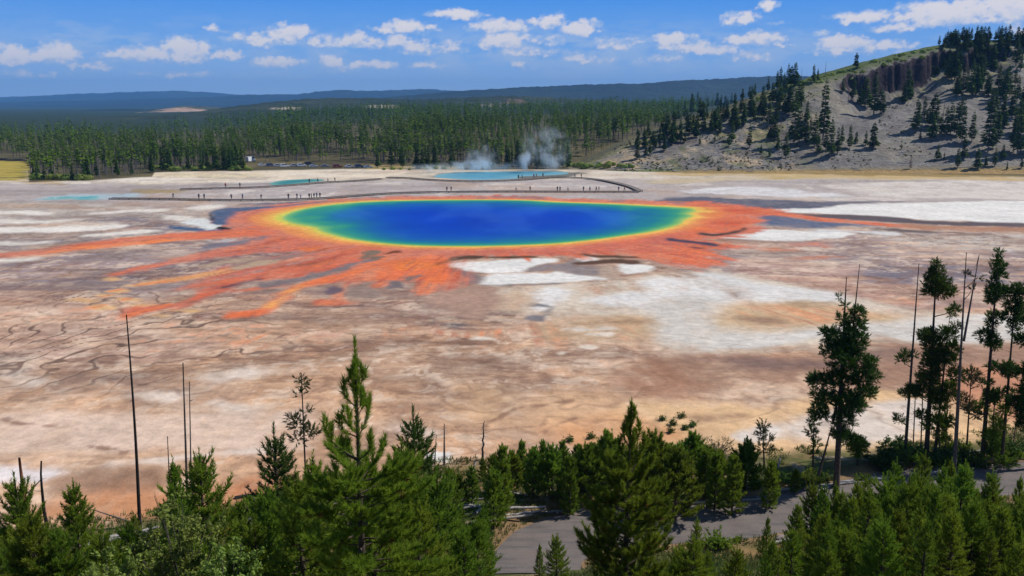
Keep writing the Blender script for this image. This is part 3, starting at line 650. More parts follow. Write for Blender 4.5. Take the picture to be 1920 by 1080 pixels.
    for (u, v, w, h, c) in [(1330, 402, 26, 5, (240, 150, 66)), (1350, 418, 30, 4, (206, 84, 48)), (1390, 396, 30, 3, (204, 84, 50)), (1290, 430, 20, 5, (236, 128, 70))]:
        p.poly([(u - w, v), (u, v - h), (u + w, v), (u, v + h)], c, f=1.2, a=.7)
    # dark lip where the orange ends above the white shelf
    for q in [[(822, 496, 2), (850, 486, 4), (880, 482, 3.5), (905, 481, 2)], [(905, 482, 1.3), (960, 481, 1.6), (1000, 480, 1.2)], [(1095, 477, 1.5), (1120, 480, 2), (1160, 481, 2), (1195, 482, 1.5)], [(1080, 492, 2), (1150, 489, 4), (1195, 492, 3)]]:
        p.stroke(q, (92, 66, 48), f=.5, w=.6)
    # braided grey-brown runnels and rust threads inside the mats
    aa_ = np.arctan2(X - PC[0], -(Y - PC[1])); rr_ = np.hypot(X - PC[0], Y - PC[1])
    rn = np.abs(fbm(aa_ * 34 + p.wx * .35, rr_ / 26 + p.wy * .3, 411, 4, .6)); out = sstep(4, 16, -sp)
    isor = sstep(.25, .42, p.C[..., 0] - p.C[..., 2]) * out * sstep(105, 85, -sp) * sstep(-135, -120, X)
    band(sstep(.030, .006, rn) * isor * .55, (150, 112, 106))
    rn2 = fbm(aa_ * 50 + p.wx * .3, rr_ / 18, 413, 4, .62)
    band(sstep(.07, .22, rn2) * isor * .55, (232, 128, 74)); band(sstep(-.08, -.24, rn2) * isor * .6, (182, 88, 70))
    band(sstep(.05, .2, fbm(X / 7, Y / 12, 415, 4, .65)) * isor * .35, (216, 150, 124))
    # ---- the rim itself: yellow, pale orange, then the mats
    k = fbm(X / 4, Y / 7, 407, 3) * 1.6 + sstep(45, 65, X) * fbm(X / 6, Y / 5, 409, 4, .65) * 9 + fbm(X / 22, Y / 22, 408, 2) * 2.0
    left = sstep(-30, -62, X) * 3.5; rgt = sstep(38, 70, X) * 4
    s1 = -sp + k
    band(sstep(7 + left + rgt, 3 + left, s1) * (1 - .45 * back), (226, 146, 86))
    band(sstep(3.3 + left * .9 + rgt * .5, 1.4, s1), (232, 184, 92))
    band(sstep(1.3 + left * .3, 0.1, s1), (206, 206, 92))
    # ---- pools in the back
    p.poly([(800, 331), (850, 324), (950, 321), (1080, 322), (1075, 331), (980, 336), (850, 336)], (112, 112, 108), f=.6)
    return p.C

# ---- mesh rows and columns
rr = [0.6, 4, 8, 12, 16, 20, 24, 28, 32, 36, 40, 43, 46]
r = 48.0
while r < 480: rr.append(r); r += r * r / (FPX * CAM_H) * 1.45
while r < 3200: rr.append(r); r *= 1.02 if r < 1500 else 1.06
while r < 46000: rr.append(r); r *= 1.35
rr = np.array(rr)
da = 2.0 / FPX
a_in = np.arange(-0.605, 0.6051, da); a_mid = np.arange(0.605 + da, 0.95, 0.006)
a_out = np.arange(0.97, math.pi, 0.05)
aa = np.concatenate([-a_out[::-1], -a_mid[::-1], a_in, a_mid, a_out])
A, RR = np.meshgrid(aa, rr)
GX = RR * np.sin(A); GY = RR * np.cos(A)
GZ = H(GX, GY)
Cg = np.zeros(GX.shape + (3,))
rows = (rr > 60) & (rr < 560)
sub = np.ix_(rows, np.abs(aa) < 0.96)
Cg[sub] = basin_colour(GX[sub], GY[sub])
# outside the crust: forest floor, meadow verge, gravel road
def cmix(m, c):
    global Cg
    m = np.clip(m, 0, 1)[..., None]; Cg = Cg * (1 - m) + alb(c) * m
SHORE = [(-600, 1000), (-100, 985), (60, 992), (200, 985), (300, 970), (420, 955), (520, 935), (640, 915), (780, 880), (880, 868), (1000, 862), (1120, 860), (1280, 858), (1440, 848), (1560, 842), (1660, 836), (1760, 822), (1880, 812), (2050, 800), (2400, 780)]
sx, sy = g0([a for a, b in SHORE], [b for a, b in SHORE])
nv = fbm(GX / 5, GY / 5, 501, 4) * 5
shore_y = np.interp(GX, sx, sy)
near = sstep(1.5, -1.5, GY - shore_y + nv) 
cmix(near * 1.0, (98, 96, 58))
cmix(near * sstep(-.05, .2, fbm(GX / 3, GY / 3, 503, 4)), (70, 84, 36))
cmix(near * sstep(.05, .25, fbm(GX / 4, GY / 4, 505, 4)) * .8, (142, 116, 84))
cmix(near * sstep(.12, .25, fbm(GX / 1.6, GY / 1.6, 507, 3)) * .6, (168, 152, 134))
vd = dist_poly(GX, GY, ROAD_XY) if False else None
mroad = np.zeros(GX.shape); rowm = (rr > 40) & (rr < 125)
mroad[rowm] = dist_poly(GX[rowm], GY[rowm], ROAD_XY); mroad[~rowm] = 99
jit = fbm(GX / 2.2, GY / 2.2, 511, 3) * 1.6
cmix((mroad < 60) * sstep(ROAD_HW + 2.4, ROAD_HW + .8, mroad + jit) * .8, (150, 122, 98))
# far side of the basin: where the wood begins
BACKV = [(-700, 292), (-80, 294), (50, 299), (56, 341), (165, 339), (285, 331), (290, 323), (460, 321), (700, 317), (860, 319), (1060, 318), (1180, 318), (1250, 318), (1500, 322), (1920, 330), (2400, 340)]
bx, by = g0([a for a, b in BACKV], [b for a, b in BACKV])
baz = np.arctan2(bx, by); br = np.hypot(bx, by)
lim = np.interp(A, baz, br)
far = sstep(-3, 4, RR - lim + fbm(GX / 12, GY / 12, 521, 3) * 8)
cmix(far, (84, 80, 58)); cmix(far * sstep(0, .2, fbm(GX / 20, GY / 20, 523, 4)), (108, 100, 72)); cmix(far * sstep(800, 1300, RR), (46, 60, 38))
cmix((RR < 58) * 1.0 * (RR > 0), (84, 88, 48)); cmix((RR < 58) * sstep(0, .2, fbm(GX / 3, GY / 3, 525, 4)), (140, 122, 94))
mead = sdf(GX, GY, poly_xy([(-500, 322), (-60, 332), (52, 333), (56, 316), (50, 303), (-80, 298), (-500, 290)], 1))
cmix(sstep(-2, 4, mead + fbm(GX / 9, GY / 9, 527, 3) * 6), (172, 156, 72))
tan = (RR > lim) & (np.abs(960 + FPX * GX / np.maximum(GY, 1) - 780) < 90) & (RR < lim + 22) & (GY > 0)
cmix(tan * .8, (176, 158, 112))

nr, na = GX.shape
V = np.stack([GX.ravel(), GY.ravel(), GZ.ravel()], 1)
idx = np.arange(nr * na).reshape(nr, na)
F4 = np.stack([idx[:-1, :-1], idx[:-1, 1:], idx[1:, 1:], idx[1:, :-1]], -1).reshape(-1, 4)
seam = np.stack([idx[:-1, -1], idx[:-1, 0], idx[1:, 0], idx[1:, -1]], -1)
mG, nt, b = mat('ground')
at = nt.n.new('ShaderNodeAttribute'); at.attribute_name = 'Col'
gp = geopos(nt)
fn = nt.noise(gp, 0.6, 4, 0.7); fn2 = nt.noise(gp, 0.09, 3, 0.65)
k = nt.math('MULTIPLY', nt.mapr(fn, .3, .7, .80, 1.20), nt.mapr(fn2, .3, .7, .88, 1.12))
cb = nt.n.new('ShaderNodeCombineXYZ'); [nt.l.new(k, cb.inputs[i]) for i in range(3)]
nt.l.new(nt.vmath('MULTIPLY', at.outputs['Color'], cb.outputs[0]), b.inputs['Base Color'])
b.inputs['Roughness'].default_value = 0.85; b.inputs['Specular IOR Level'].default_value = 0.15
bump(nt, b, nt.math('ADD', fn, nt.math('MULTIPLY', fn2, 2.0)), 0.35, 0.5)
me = newmesh('ground', V, [np.concatenate([F4, seam])], [mG], smooth=True)
set_col(me, Cg.reshape(-1, 3))
tag(link('ground', me), kind='structure')

# ================================================================ the spring's water
def rings_mesh(P, c, n, z, f=lambda t: t):
    ts = f(np.linspace(0, 1, n + 1)[1:]); m = len(P)
    V = [np.array([[c[0], c[1], z]])]
    for t in ts: V.append(np.column_stack([c + (P - c) * t, np.full(m, z)]))
    V = np.concatenate(V); F3 = [(0, 1 + j, 1 + (j + 1) % m) for j in range(m)]; F = []
    for i in range(n - 1):
        a = 1 + i * m
        for j in range(m): F.append((a + j, a + m + j, a + m + (j + 1) % m, a + (j + 1) % m))
    return V, np.array(F3), np.array(F)
def water_mat(name, rough=0.12, spec=0.25, sc=1.2):
    m, nt, b = mat(name)
    at = nt.n.new('ShaderNodeAttribute'); at.attribute_name = 'Col'
    nt.l.new(at.outputs['Color'], b.inputs['Base Color'])
    b.inputs['Roughness'].default_value = rough; b.inputs['Specular IOR Level'].default_value = spec; b.inputs['IOR'].default_value = 1.33
    bump(nt, b, nt.noise(geopos(nt), sc, 4, .6), 0.05, 0.6)
    return m
mW = water_mat('spring_water', .35, .05)
PW = poly_xy(POOL_PX, 10)
Vw, F3, Fw = rings_mesh(PW, PC, 90, 0.03, lambda t: 1 - (1 - t) ** 1.5)
x, y = Vw[:, 0], Vw[:, 1]
dd = sdf(x, y, POOL)
wv = fbm(x / 14, y / 22, 601, 4) ; wv2 = fbm(x / 5, y / 9, 603, 4)
asym = 1 + 2.6 * sstep(14, 64, x) + 1.0 * sstep(-20, -60, x) + .5 * sstep(PC[1] + 12, PC[1] + 48, y)
q = np.maximum(0, dd / asym + (wv * 8 + wv2 * 4) * sstep(0, 10, dd))
stops = [(0, (190, 204, 92)), (.6, (120, 188, 98)), (1.6, (62, 158, 112)), (3.8, (36, 134, 132)), (7, (26, 108, 152)), (12, (18, 88, 170)), (20, (6, 70, 178)), (32, (0, 58, 180)), (60, (0, 54, 178))]
cols = np.array([np.array(srgb(*c)) for _, c in stops]) * .92
Cw_ = np.stack([np.interp(q, [s for s, _ in stops], cols[:, i]) for i in range(3)], 1)
Cw_ = Cw_ * (1 + .35 * fbm(x / 10, y / 16, 605, 4, .6) * sstep(6, 20, dd))[:, None] + np.array([.01, .03, .04]) * (sstep(.02, .2, fbm(x / 16, y / 30, 607, 4)) * sstep(6, 16, dd))[:, None]
me = newmesh('hot_spring_water', Vw, [F3, Fw], [mW], smooth=True); set_col(me, Cw_)
tag(link('hot_spring_water', me), kind='structure')
def small_pool(name, px, c_in, c_edge, z=0.03):
    P = poly_xy(px, 6); c = P.mean(0)
    V, F3, F = rings_mesh(P, c, 10, z)
    d = np.abs(sdf(V[:, 0], V[:, 1], P)); t = np.clip(d / max(1.5, d.max() * .6), 0, 1)[:, None]
    me = newmesh(name, V, [F3, F], [mW], smooth=True)
    set_col(me, alb(c_edge) * (1 - t) + alb(c_in) * t)
    return tag(link(name, me), kind='structure')
small_pool('turquoise_pool_water', [(505, 345), (525, 339), (560, 336.5), (600, 336), (606, 339), (570, 343), (530, 348)], (66, 138, 138), (120, 172, 160))
small_pool('opal_pool_water', [(132, 372), (150, 369), (182, 367.5), (186, 369.5), (160, 373)], (96, 176, 186), (150, 196, 200))
small_pool('crater_lake_water', [(815, 332), (830, 326), (880, 322.5), (960, 321.5), (1050, 322), (1060, 327), (975, 331.5), (970, 335), (900, 337.5), (860, 336)], (92, 160, 192), (130, 180, 198))

# ================================================================ gravel road
pts = ROAD_XY; n = len(pts); T = np.gradient(pts, axis=0); T /= np.linalg.norm(T, axis=1)[:, None]; N = np.column_stack([-T[:, 1], T[:, 0]])
cs = np.linspace(-1, 1, 15)
Vr = []; 
for j, s in enumerate(cs):
    w = ROAD_HW * s
    e = (0.35 * np.interp(np.arange(n), np.arange(n), vnoise(pts[:, 0] / 1.3, pts[:, 1] / 1.3 + s * 9, 3)) if abs(s) == 1 else 0)
    q_ = pts + N * (w + np.sign(s) * e)[:, None] if abs(s) == 1 else pts + N * w
    Vr.append(np.column_stack([q_, H(q_[:, 0], q_[:, 1]) + 0.012 + 0.06 * (1 - s * s)]))
Vr = np.stack(Vr, 1).reshape(-1, 3); ir = np.arange(n * 15).reshape(n, 15)
Fr = np.stack([ir[:-1, :-1], ir[1:, :-1], ir[1:, 1:], ir[:-1, 1:]], -1).reshape(-1, 4)
mR, nt, b = mat('gravel_road')
gp = geopos(nt); n1 = nt.noise(gp, .5, 5, .65); n2 = nt.noise(gp, 14, 3, .7)
c = nt.mix(nt.mapr(n1, .35, .7), srgb(118, 111, 108), srgb(98, 92, 90)); c = nt.mix(nt.mapr(n2, .45, .75, 0, .6), c, srgb(140, 128, 120))
n3 = nt.noise(nt.vmath('MULTIPLY', gp, (.25, 1.6, 1)), 1.0, 4, .65); c = nt.mix(nt.mapr(n3, .5, .68, 0, .55), c, srgb(130, 114, 104)); c = nt.mix(nt.mapr(n3, .48, .34, 0, .5), c, srgb(78, 73, 76))
nt.l.new(c, b.inputs['Base Color']); bump(nt, b, n2, .03)
me = newmesh('road', Vr, [Fr], [mR], smooth=True); tag(link('road', me), kind='structure')

# ================================================================ hills
# near hill on the right
hx = np.concatenate([np.arange(8, 560, 1.1), np.arange(560, 1200, 12)]); hy = np.concatenate([np.arange(405, 640, 1.15), np.arange(640, 1100, 14)])
HX, HY = np.meshgrid(hx, hy); HZ, HT, HU = hill(HX, HY, True)
gy, gx = np.gradient(HZ, hy, hx); slope = np.hypot(gx, gy)
n1 = fbm(HX / 18, HY / 18, 701, 4); n2 = fbm(HX / 4, HY / 4, 703, 4)
Hc = np.ones(HX.shape + (3,)) * np.array(srgb(116, 112, 108))
def hm(m, c):
    global Hc
    m = np.clip(m, 0, 1)[..., None]; Hc = Hc * (1 - m) + np.array(srgb(*c)) * m
hm(sstep(-.05, .22, n1) * .8, (138, 131, 116)); hm(sstep(.02, -.22, n1) * .6, (124, 118, 112)); hm(sstep(.05, .3, n2) * .6, (146, 141, 134)); hm(sstep(-.05, -.25, n2) * .5, (104, 96, 90))
lf = sstep(1560, 1440, HU); hm(lf * sstep(.0, .2, fbm(HX / 10, HY / 10, 707, 4)) * .8, (182, 160, 128)); hm(lf * sstep(.0, .2, fbm(HX / 6, HY / 6, 709, 4)) * .75, (98, 88, 80))
hm(lf * sstep(.05, .15, fbm(HX / 8, HY / 8, 711, 4)) * .6, (84, 96, 54))
hm(sstep(.10, .03, HT), (140, 122, 78)); hm(sstep(.055, .03, HT), (164, 134, 88))
hm(sstep(.80, .9, HT) * sstep(.7, .3, slope) * .9, (128, 126, 82)); hm(sstep(.93, 1.0, HT) * sstep(1380, 1480, HU), (84, 98, 52)); hm(sstep(.85, 1.0, HT) * sstep(1440, 1360, HU) * .8, (96, 92, 66))
hm(sstep(.20, .14, HT) * sstep(1300, 1200, HU) * .7, (92, 112, 50))
hm(sstep(.9, 1.3, slope + n2 * .5) * sstep(.35, .5, HT), (60, 47, 53)); hm(sstep(1500, 1560, HU) * sstep(1760, 1700, HU) * sstep(.50, .56, HT + n2 * .12) * sstep(.66, .60, HT) * .0, (80, 66, 70)); hm(sstep(1.3, 2.2, slope + n2) * sstep(.35, .5, HT) * .7, (48, 37, 44))
hm(sstep(.9, 1.3, slope + n2 * .6) * lf * .6, (126, 114, 102))
keep = HZ > -1.0
mH, nt, b = mat('hill')
at = nt.n.new('ShaderNodeAttribute'); at.attribute_name = 'Col'
gp = geopos(nt); f1 = nt.noise(gp, .5, 4, .7)
cb = nt.n.new('ShaderNodeCombineXYZ'); kk = nt.mapr(f1, .3, .7, .7, 1.3); [nt.l.new(kk, cb.inputs[i]) for i in range(3)]
nt.l.new(nt.vmath('MULTIPLY', at.outputs['Color'], cb.outputs[0]), b.inputs['Base Color']); bump(nt, b, f1, 1.2, .7)
ny, nx = HX.shape; ih = np.arange(ny * nx).reshape(ny, nx)
Fh = np.stack([ih[:-1, :-1], ih[:-1, 1:], ih[1:, 1:], ih[1:, :-1]], -1).reshape(-1, 4)
kf = keep.ravel()[Fh].any(1)
me = newmesh('hill', np.stack([HX.ravel(), HY.ravel(), HZ.ravel()], 1), [Fh[kf]], [mH], smooth=True)
set_col(me, Hc.reshape(-1, 3)); tag(link('hill', me), kind='structure')

def ridge(name, prof, dist, front, back, cfun, nz=0.03, step=None, seed=1, tsc=1.0):
    """a long wooded ridge: prof = skyline pixels at distance dist"""
    X, Z = zip(*[at_y(u, v, dist) for u, v in prof]); X = np.array(X); Z = np.array(Z)
    step = step or dist * 0.0022
    xs = np.arange(X.min(), X.max(), step); ys = np.concatenate([np.linspace(-1, 0, 60), np.linspace(0, 1, 20)[1:]])
    XX, T = np.meshgrid(xs, ys); YY = dist + np.where(T < 0, T * front, T * back)
    YY = YY + fbm(XX / (dist * .12), T * 0, seed, 3) * front * .25
    top = np.interp(XX, X, Z)
    s = np.clip(1 + T, 0, 1); prof_ = np.where(T < 0, s ** 0.9 * (1 - .25 * np.sin(s * math.pi)), 1 - .9 * T ** 2)
    nzf = fbm(XX / (dist * .03), YY / (dist * .05), seed + 3, 5, .55)
    ZZ = top * prof_ + nzf * dist * nz * np.sin(np.clip(s, 0, 1) * math.pi) * .5 + fbm(XX / (dist * .004), YY / (dist * .006), seed + 9, 3, .6) * dist * .0022 * tsc * s - 2 * (1 - s)
    uu, vv = proj(XX, YY, ZZ)
    Cc = cfun(XX, YY, ZZ, uu, vv, s)
    m_, nt, b = mat(name); at = nt.n.new('ShaderNodeAttribute'); at.attribute_name = 'Col'
    f1 = nt.noise(geopos(nt), 60 / dist, 4, .7); cb = nt.n.new('ShaderNodeCombineXYZ'); kk = nt.mapr(f1, .3, .7, .6, 1.4)
    [nt.l.new(kk, cb.inputs[i]) for i in range(3)]
    nt.l.new(nt.vmath('MULTIPLY', at.outputs['Color'], cb.outputs[0]), b.inputs['Base Color']); bump(nt, b, f1, dist * .003, .8)
    ny, nx = XX.shape; ih = np.arange(ny * nx).reshape(ny, nx)
    F = np.stack([ih[:-1, :-1], ih[:-1, 1:], ih[1:, 1:], ih[1:, :-1]], -1).reshape(-1, 4)
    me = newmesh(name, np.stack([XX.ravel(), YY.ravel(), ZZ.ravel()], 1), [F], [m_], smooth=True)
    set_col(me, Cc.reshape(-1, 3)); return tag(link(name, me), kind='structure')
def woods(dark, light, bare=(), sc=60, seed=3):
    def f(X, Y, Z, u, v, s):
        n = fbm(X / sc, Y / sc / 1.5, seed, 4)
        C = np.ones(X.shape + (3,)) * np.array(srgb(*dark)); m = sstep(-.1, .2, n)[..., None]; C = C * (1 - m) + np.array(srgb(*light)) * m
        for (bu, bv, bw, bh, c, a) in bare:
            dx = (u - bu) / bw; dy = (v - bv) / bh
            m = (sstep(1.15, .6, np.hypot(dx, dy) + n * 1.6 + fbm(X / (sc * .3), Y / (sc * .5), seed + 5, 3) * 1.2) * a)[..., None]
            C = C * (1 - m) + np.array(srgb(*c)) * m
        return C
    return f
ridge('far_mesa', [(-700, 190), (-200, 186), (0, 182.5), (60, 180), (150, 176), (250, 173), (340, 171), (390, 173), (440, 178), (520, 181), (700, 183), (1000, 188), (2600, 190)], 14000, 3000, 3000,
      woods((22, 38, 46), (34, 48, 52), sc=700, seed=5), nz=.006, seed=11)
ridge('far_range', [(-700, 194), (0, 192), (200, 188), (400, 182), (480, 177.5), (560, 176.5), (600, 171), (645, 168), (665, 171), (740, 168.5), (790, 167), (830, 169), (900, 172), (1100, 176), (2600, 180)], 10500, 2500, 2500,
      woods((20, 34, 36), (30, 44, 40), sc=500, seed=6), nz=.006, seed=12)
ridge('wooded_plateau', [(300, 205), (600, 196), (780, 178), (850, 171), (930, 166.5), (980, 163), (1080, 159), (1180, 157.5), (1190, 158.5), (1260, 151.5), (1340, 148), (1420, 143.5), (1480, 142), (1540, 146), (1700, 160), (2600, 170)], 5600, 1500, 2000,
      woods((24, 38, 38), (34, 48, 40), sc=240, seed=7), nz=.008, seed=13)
ridge('wooded_foothills', [(-700, 236), (-100, 228), (100, 224), (240, 219), (380, 212), (440, 200), (520, 190), (600, 184.5), (680, 184), (780, 187), (880, 183), (960, 180), (1050, 184), (1150, 190), (1400, 196), (2400, 200)], 2700, 900, 1500,
      woods((38, 50, 30), (56, 64, 40), [(535, 203, 34, 3.2, (176, 160, 140), .9), (720, 201, 38, 3.6, (182, 166, 144), .9), (925, 198, 22, 4, (190, 174, 152), .9), (960, 192, 30, 5, (110, 88, 70), .7)], sc=90, seed=8), nz=.008, seed=14, tsc=1.6)
ridge('bare_foothill', [(-500, 236), (60, 226), (110, 219), (160, 216), (200, 218), (240, 216), (290, 208), (340, 199), (370, 202), (420, 210), (520, 224), (700, 240)], 3800, 500, 900,
      woods((48, 60, 42), (80, 82, 58), [(150, 218, 50, 4, (206, 188, 152), .95), (265, 220, 80, 7, (206, 188, 156), .95), (340, 210, 46, 9, (170, 142, 120), .9)], sc=90, seed=9), nz=.004, seed=15)

# ================================================================ vegetation
UP = np.array([0, 0, 1.0])
def unit(v): return v / (np.linalg.norm(v, axis=-1, keepdims=True) + 1e-12)
class Geo:
    def __init__(s): s.V = []; s.F3 = []; s.F4 = []; s.m3 = []; s.m4 = []; s.n = 0
    def add(s, V, F3=None, F4=None, m=0):
        if F3 is not None and len(F3): s.F3.append(np.asarray(F3) + s.n); s.m3.append(np.full(len(F3), m))
        if F4 is not None and len(F4): s.F4.append(np.asarray(F4) + s.n); s.m4.append(np.full(len(F4), m))
        s.V.append(np.asarray(V, float).reshape(-1, 3)); s.n += len(s.V[-1])
    def mesh(s, name, mats, smooth=False):
        F = []; mi = []
        if s.F3: F.append(np.concatenate(s.F3)); mi.append(np.concatenate(s.m3))
        if s.F4: F.append(np.concatenate(s.F4)); mi.append(np.concatenate(s.m4))
        return newmesh(name, np.concatenate(s.V), F, mats, np.concatenate(mi), smooth)
def tube(P, r, k=6):
    P = np.asarray(P, float); r = np.broadcast_to(r, (len(P),)); T = unit(np.gradient(P, axis=0))
    ref = np.where(np.abs(T[:, 2:3]) > .9, np.array([[1.0, 0, 0]]), UP[None]); A = unit(np.cross(T, ref)); B = np.cross(T, A)
    a = np.arange(k) * 2 * math.pi / k
    V = P[:, None] + r[:, None, None] * (A[:, None] * np.cos(a)[None, :, None] + B[:, None] * np.sin(a)[None, :, None])
    n = len(P); i = np.arange(n * k).reshape(n, k); j = np.roll(i, -1, 1)
    F4 = np.stack([i[:-1], i[1:], j[1:], j[:-1]], -1).reshape(-1, 4)
    top = np.array([[i[-1, 0], i[-1, q], i[-1, q + 1]] for q in range(1, k - 1)])
    return V.reshape(-1, 3), top, F4
def needles(g, P, D, L, R, per_m, wid, m=0, ang=(.45, 1.0), r=rng):
    """needle blades round shoots that start at P, run along D for L, radius R"""
    P = np.asarray(P); D = unit(np.asarray(D)); L = np.asarray(L); R = np.broadcast_to(R, L.shape)
    cnt = np.maximum(3, (L * per_m * r.uniform(.8, 1.2, len(L))).astype(int))
    ix = np.repeat(np.arange(len(L)), cnt); n = len(ix)
    t = r.uniform(0, 1.0, n); d = D[ix]
    ref = np.where(np.abs(d[:, 2:3]) > .8, np.array([[1.0, 0, 0]]), UP[None]); A = unit(np.cross(d, ref)); B = np.cross(d, A)
    a = r.uniform(0, 2 * math.pi, n); rad = A * np.cos(a)[:, None] + B * np.sin(a)[:, None]
    th = r.uniform(ang[0], ang[1], n) * (1 - .5 * t ** 3)
    nd = d * np.cos(th)[:, None] + rad * np.sin(th)[:, None]
    ln = R[ix] * r.uniform(.8, 1.35, n) / np.maximum(np.sin(th), .5) * (1 - .2 * t)
    b = P[ix] + d * (t * L[ix])[:, None] + r.normal(0, .008, (n, 3))
    side = unit(np.cross(nd, r.normal(0, 1, (n, 3)))) * (wid * .5 * r.uniform(.7, 1.3, n))[:, None]
    V = np.stack([b - side, b + side, b + nd * ln[:, None]], 1).reshape(-1, 3)
    g.add(V, F3=np.arange(n * 3).reshape(n, 3), m=m)

MF_young = foliage_mat('young_pine_needles', (.135, .225, .018), (.225, .325, .026), (.31, .39, .055), .9, .44, .18)
MF_dark = foliage_mat('old_pine_needles', (.046, .094, .018), (.085, .155, .024), (.12, .19, .040), .8, .3, .18)
MF_dry = foliage_mat('sparse_pine_needles', (.060, .080, .028), (.10, .115, .040), (.14, .13, .055), .8, .2, .15)
MF_far = foliage_mat('far_pine_needles', (.040, .088, .012), (.075, .140, .018), (.11, .18, .030), .25, .2, .3)
MF_wil = foliage_mat('willow_leaves', (.19, .28, .042), (.28, .36, .075), (.38, .43, .15), 1.0, .4, .2)
MF_brn = foliage_mat('brown_needles', (.13, .06, .02), (.18, .09, .03), (.09, .06, .02), .8, .1, .2)
MB_gr = simple_mat('grey_bark', (.10, .088, .078), (.20, .18, .165), 6, per_obj=.2)
MB_bn = simple_mat('brown_bark', (.060, .045, .036), (.13, .10, .08), 6, per_obj=.2)
MB_dk = simple_mat('charred_bark', (.016, .014, .014), (.045, .038, .036), 6)
MB_rd = simple_mat('red_bark', (.20, .075, .040), (.30, .13, .075), 5)
MB_wh = simple_mat('bleached_wood', (.34, .31, .29), (.52, .50, .48), 5, per_obj=.25)
MB_dead = simple_mat('dead_wood', (.085, .072, .066), (.17, .145, .13), 5, per_obj=.2)

def young_pine(name, Hh, slope, rmax, seed, per_m=66, wid=.040, nr=.115, sub=.20, whorl=.33, cand=0.0, mat_=None, up=1.0, leader=1.0, ragged=.25, lo=.2):
    r = np.random.default_rng(seed)
    gt = Geo(); gc = Geo()
    lean = r.normal(0, .012, 2)
    trunk = lambda z: np.stack([lean[0] * z, lean[1] * z, z], -1)
    zz = np.linspace(-.4, Hh - leader * .3, 9)
    gt.add(*tube(trunk(zz), np.linspace(.012 * Hh + .04, .02, 9), 7))
    P, D, L, RR_ = [], [], [], []
    P.append(trunk(np.float64(Hh - leader))); D.append(UP); L.append(leader); RR_.append(nr * .9)
    for q in range(3):     # upper leader shoots
        a = r.uniform(0, 6.28); P.append(trunk(np.float64(Hh - leader * (1.0 + .1 * q)))); D.append([math.cos(a) * .5, math.sin(a) * .5, 1]); L.append(leader * r.uniform(.35, .6)); RR_.append(nr * .85)
    zt_ = Hh - leader * .6
    while zt_ > Hh - cand - leader:      # needles on the bole itself between the top whorls
        P.append(trunk(np.float64(zt_ - .4))); D.append(UP + r.normal(0, .1, 3)); L.append(.42); RR_.append(nr * .95); zt_ -= .3
    z = Hh - leader; depth = leader
    while z > lo:
        nb = r.integers(4, 7) if depth > 1.2 * leader else r.integers(3, 5)
        a0 = r.uniform(0, 6.28)
        sect = 1 + ragged * np.sin(np.arange(3) * 2.1 + r.uniform(0, 6, 3))
        for q in range(nb):
            a = a0 + q * 6.283 / nb + r.normal(0, .25)
            Lb = min(slope * depth ** .92 + .22, rmax) * r.uniform(1 - ragged * 1.3, 1 + ragged)
            if Lb < .15: continue
            top_ = depth < cand
            if top_ and q > 3: continue
            e0 = min(1.0, .95 * up * math.exp(-depth * .28) + .12 + r.normal(0, .09)); lift = r.uniform(.25, .6) * up + (.5 if top_ else 0)
            nseg = max(3, int(Lb / .22)); s = np.linspace(0, 1, nseg + 1)
            el = e0 + lift * s ** 1.6 - .18 * np.sin(s * math.pi) * min(1, depth / 5)
            dirs = np.stack([np.cos(a) * np.cos(el), np.sin(a) * np.cos(el), np.sin(el)], -1)
            base = trunk(np.float64(z + r.normal(0, .08)))
            pts = base + np.concatenate([[np.zeros(3)], np.cumsum((dirs[1:] + dirs[:-1]) * .5 * Lb / nseg, 0)])
            if Lb > .5: gt.add(*tube(pts, np.linspace(.012 + .012 * Lb, .006, nseg + 1), 4))
            start = .12 if depth < 3 else .30
            for k in range(nseg):
                if s[k] >= start - .1:
                    P.append(pts[k]); D.append(dirs[k]); L.append(Lb / nseg * 1.05); RR_.append(nr)
            P.append(pts[-1]); D.append(dirs[-1] + UP * .3); L.append(.22); RR_.append(nr * .9)
            m = start * Lb + (.35 * Lb if top_ else .05); sd = 1
            while m < Lb * .97:
                k = min(nseg - 1, int(m / Lb * nseg)); f = m / Lb * nseg - k; p = pts[k] * (1 - f) + pts[k + 1] * f
                rem = Lb - m; sl = min(.62, .20 + .42 * rem) * r.uniform(.7, 1.2)
                yaw = a + sd * r.uniform(.55, 1.0); se = el[k] + r.uniform(.05, .5) * up + (.35 if top_ else 0)
                dv = np.array([math.cos(yaw) * math.cos(se), math.sin(yaw) * math.cos(se), math.sin(se)])
                P.append(p); D.append(dv); L.append(sl); RR_.append(nr * r.uniform(.75, 1))
                if sl > .42:
                    for ss in (-1, 1):
                        y2 = yaw + ss * .7; P.append(p + dv * sl * .45); D.append([math.cos(y2) * math.cos(se), math.sin(y2) * math.cos(se), math.sin(se) + .2]); L.append(sl * .5); RR_.append(nr * .8)
                sd = -sd; m += sub * r.uniform(.6, 1.3)
        dz = whorl * r.uniform(.7, 1.3) * (2.3 if depth < cand else 1); z -= dz; depth += dz
    needles(gc, np.array(P), np.array(D, float), np.array(L), np.array(RR_), per_m, wid, r=r)
    P_ = np.array(P); kk = r.uniform(0, 1, len(P_)) < .05; kk &= P_[:, 2] < Hh * .6
    if kk.any(): needles(gc, P_[kk], np.array(D, float)[kk] - UP * .3, np.array(L)[kk], np.array(RR_)[kk], per_m * .6, wid, m=1, r=r)
    root = thing(name, None, 'tree')
    link('trunk', gt.mesh('trunk', [MB_bn], True), root)
    link('crown', gc.mesh('crown', [mat_ or MF_young, MF_brn]), root)
    root['_h'] = Hh
    return root
PROTO = []
def stash(o): PROTO.append(o); return o

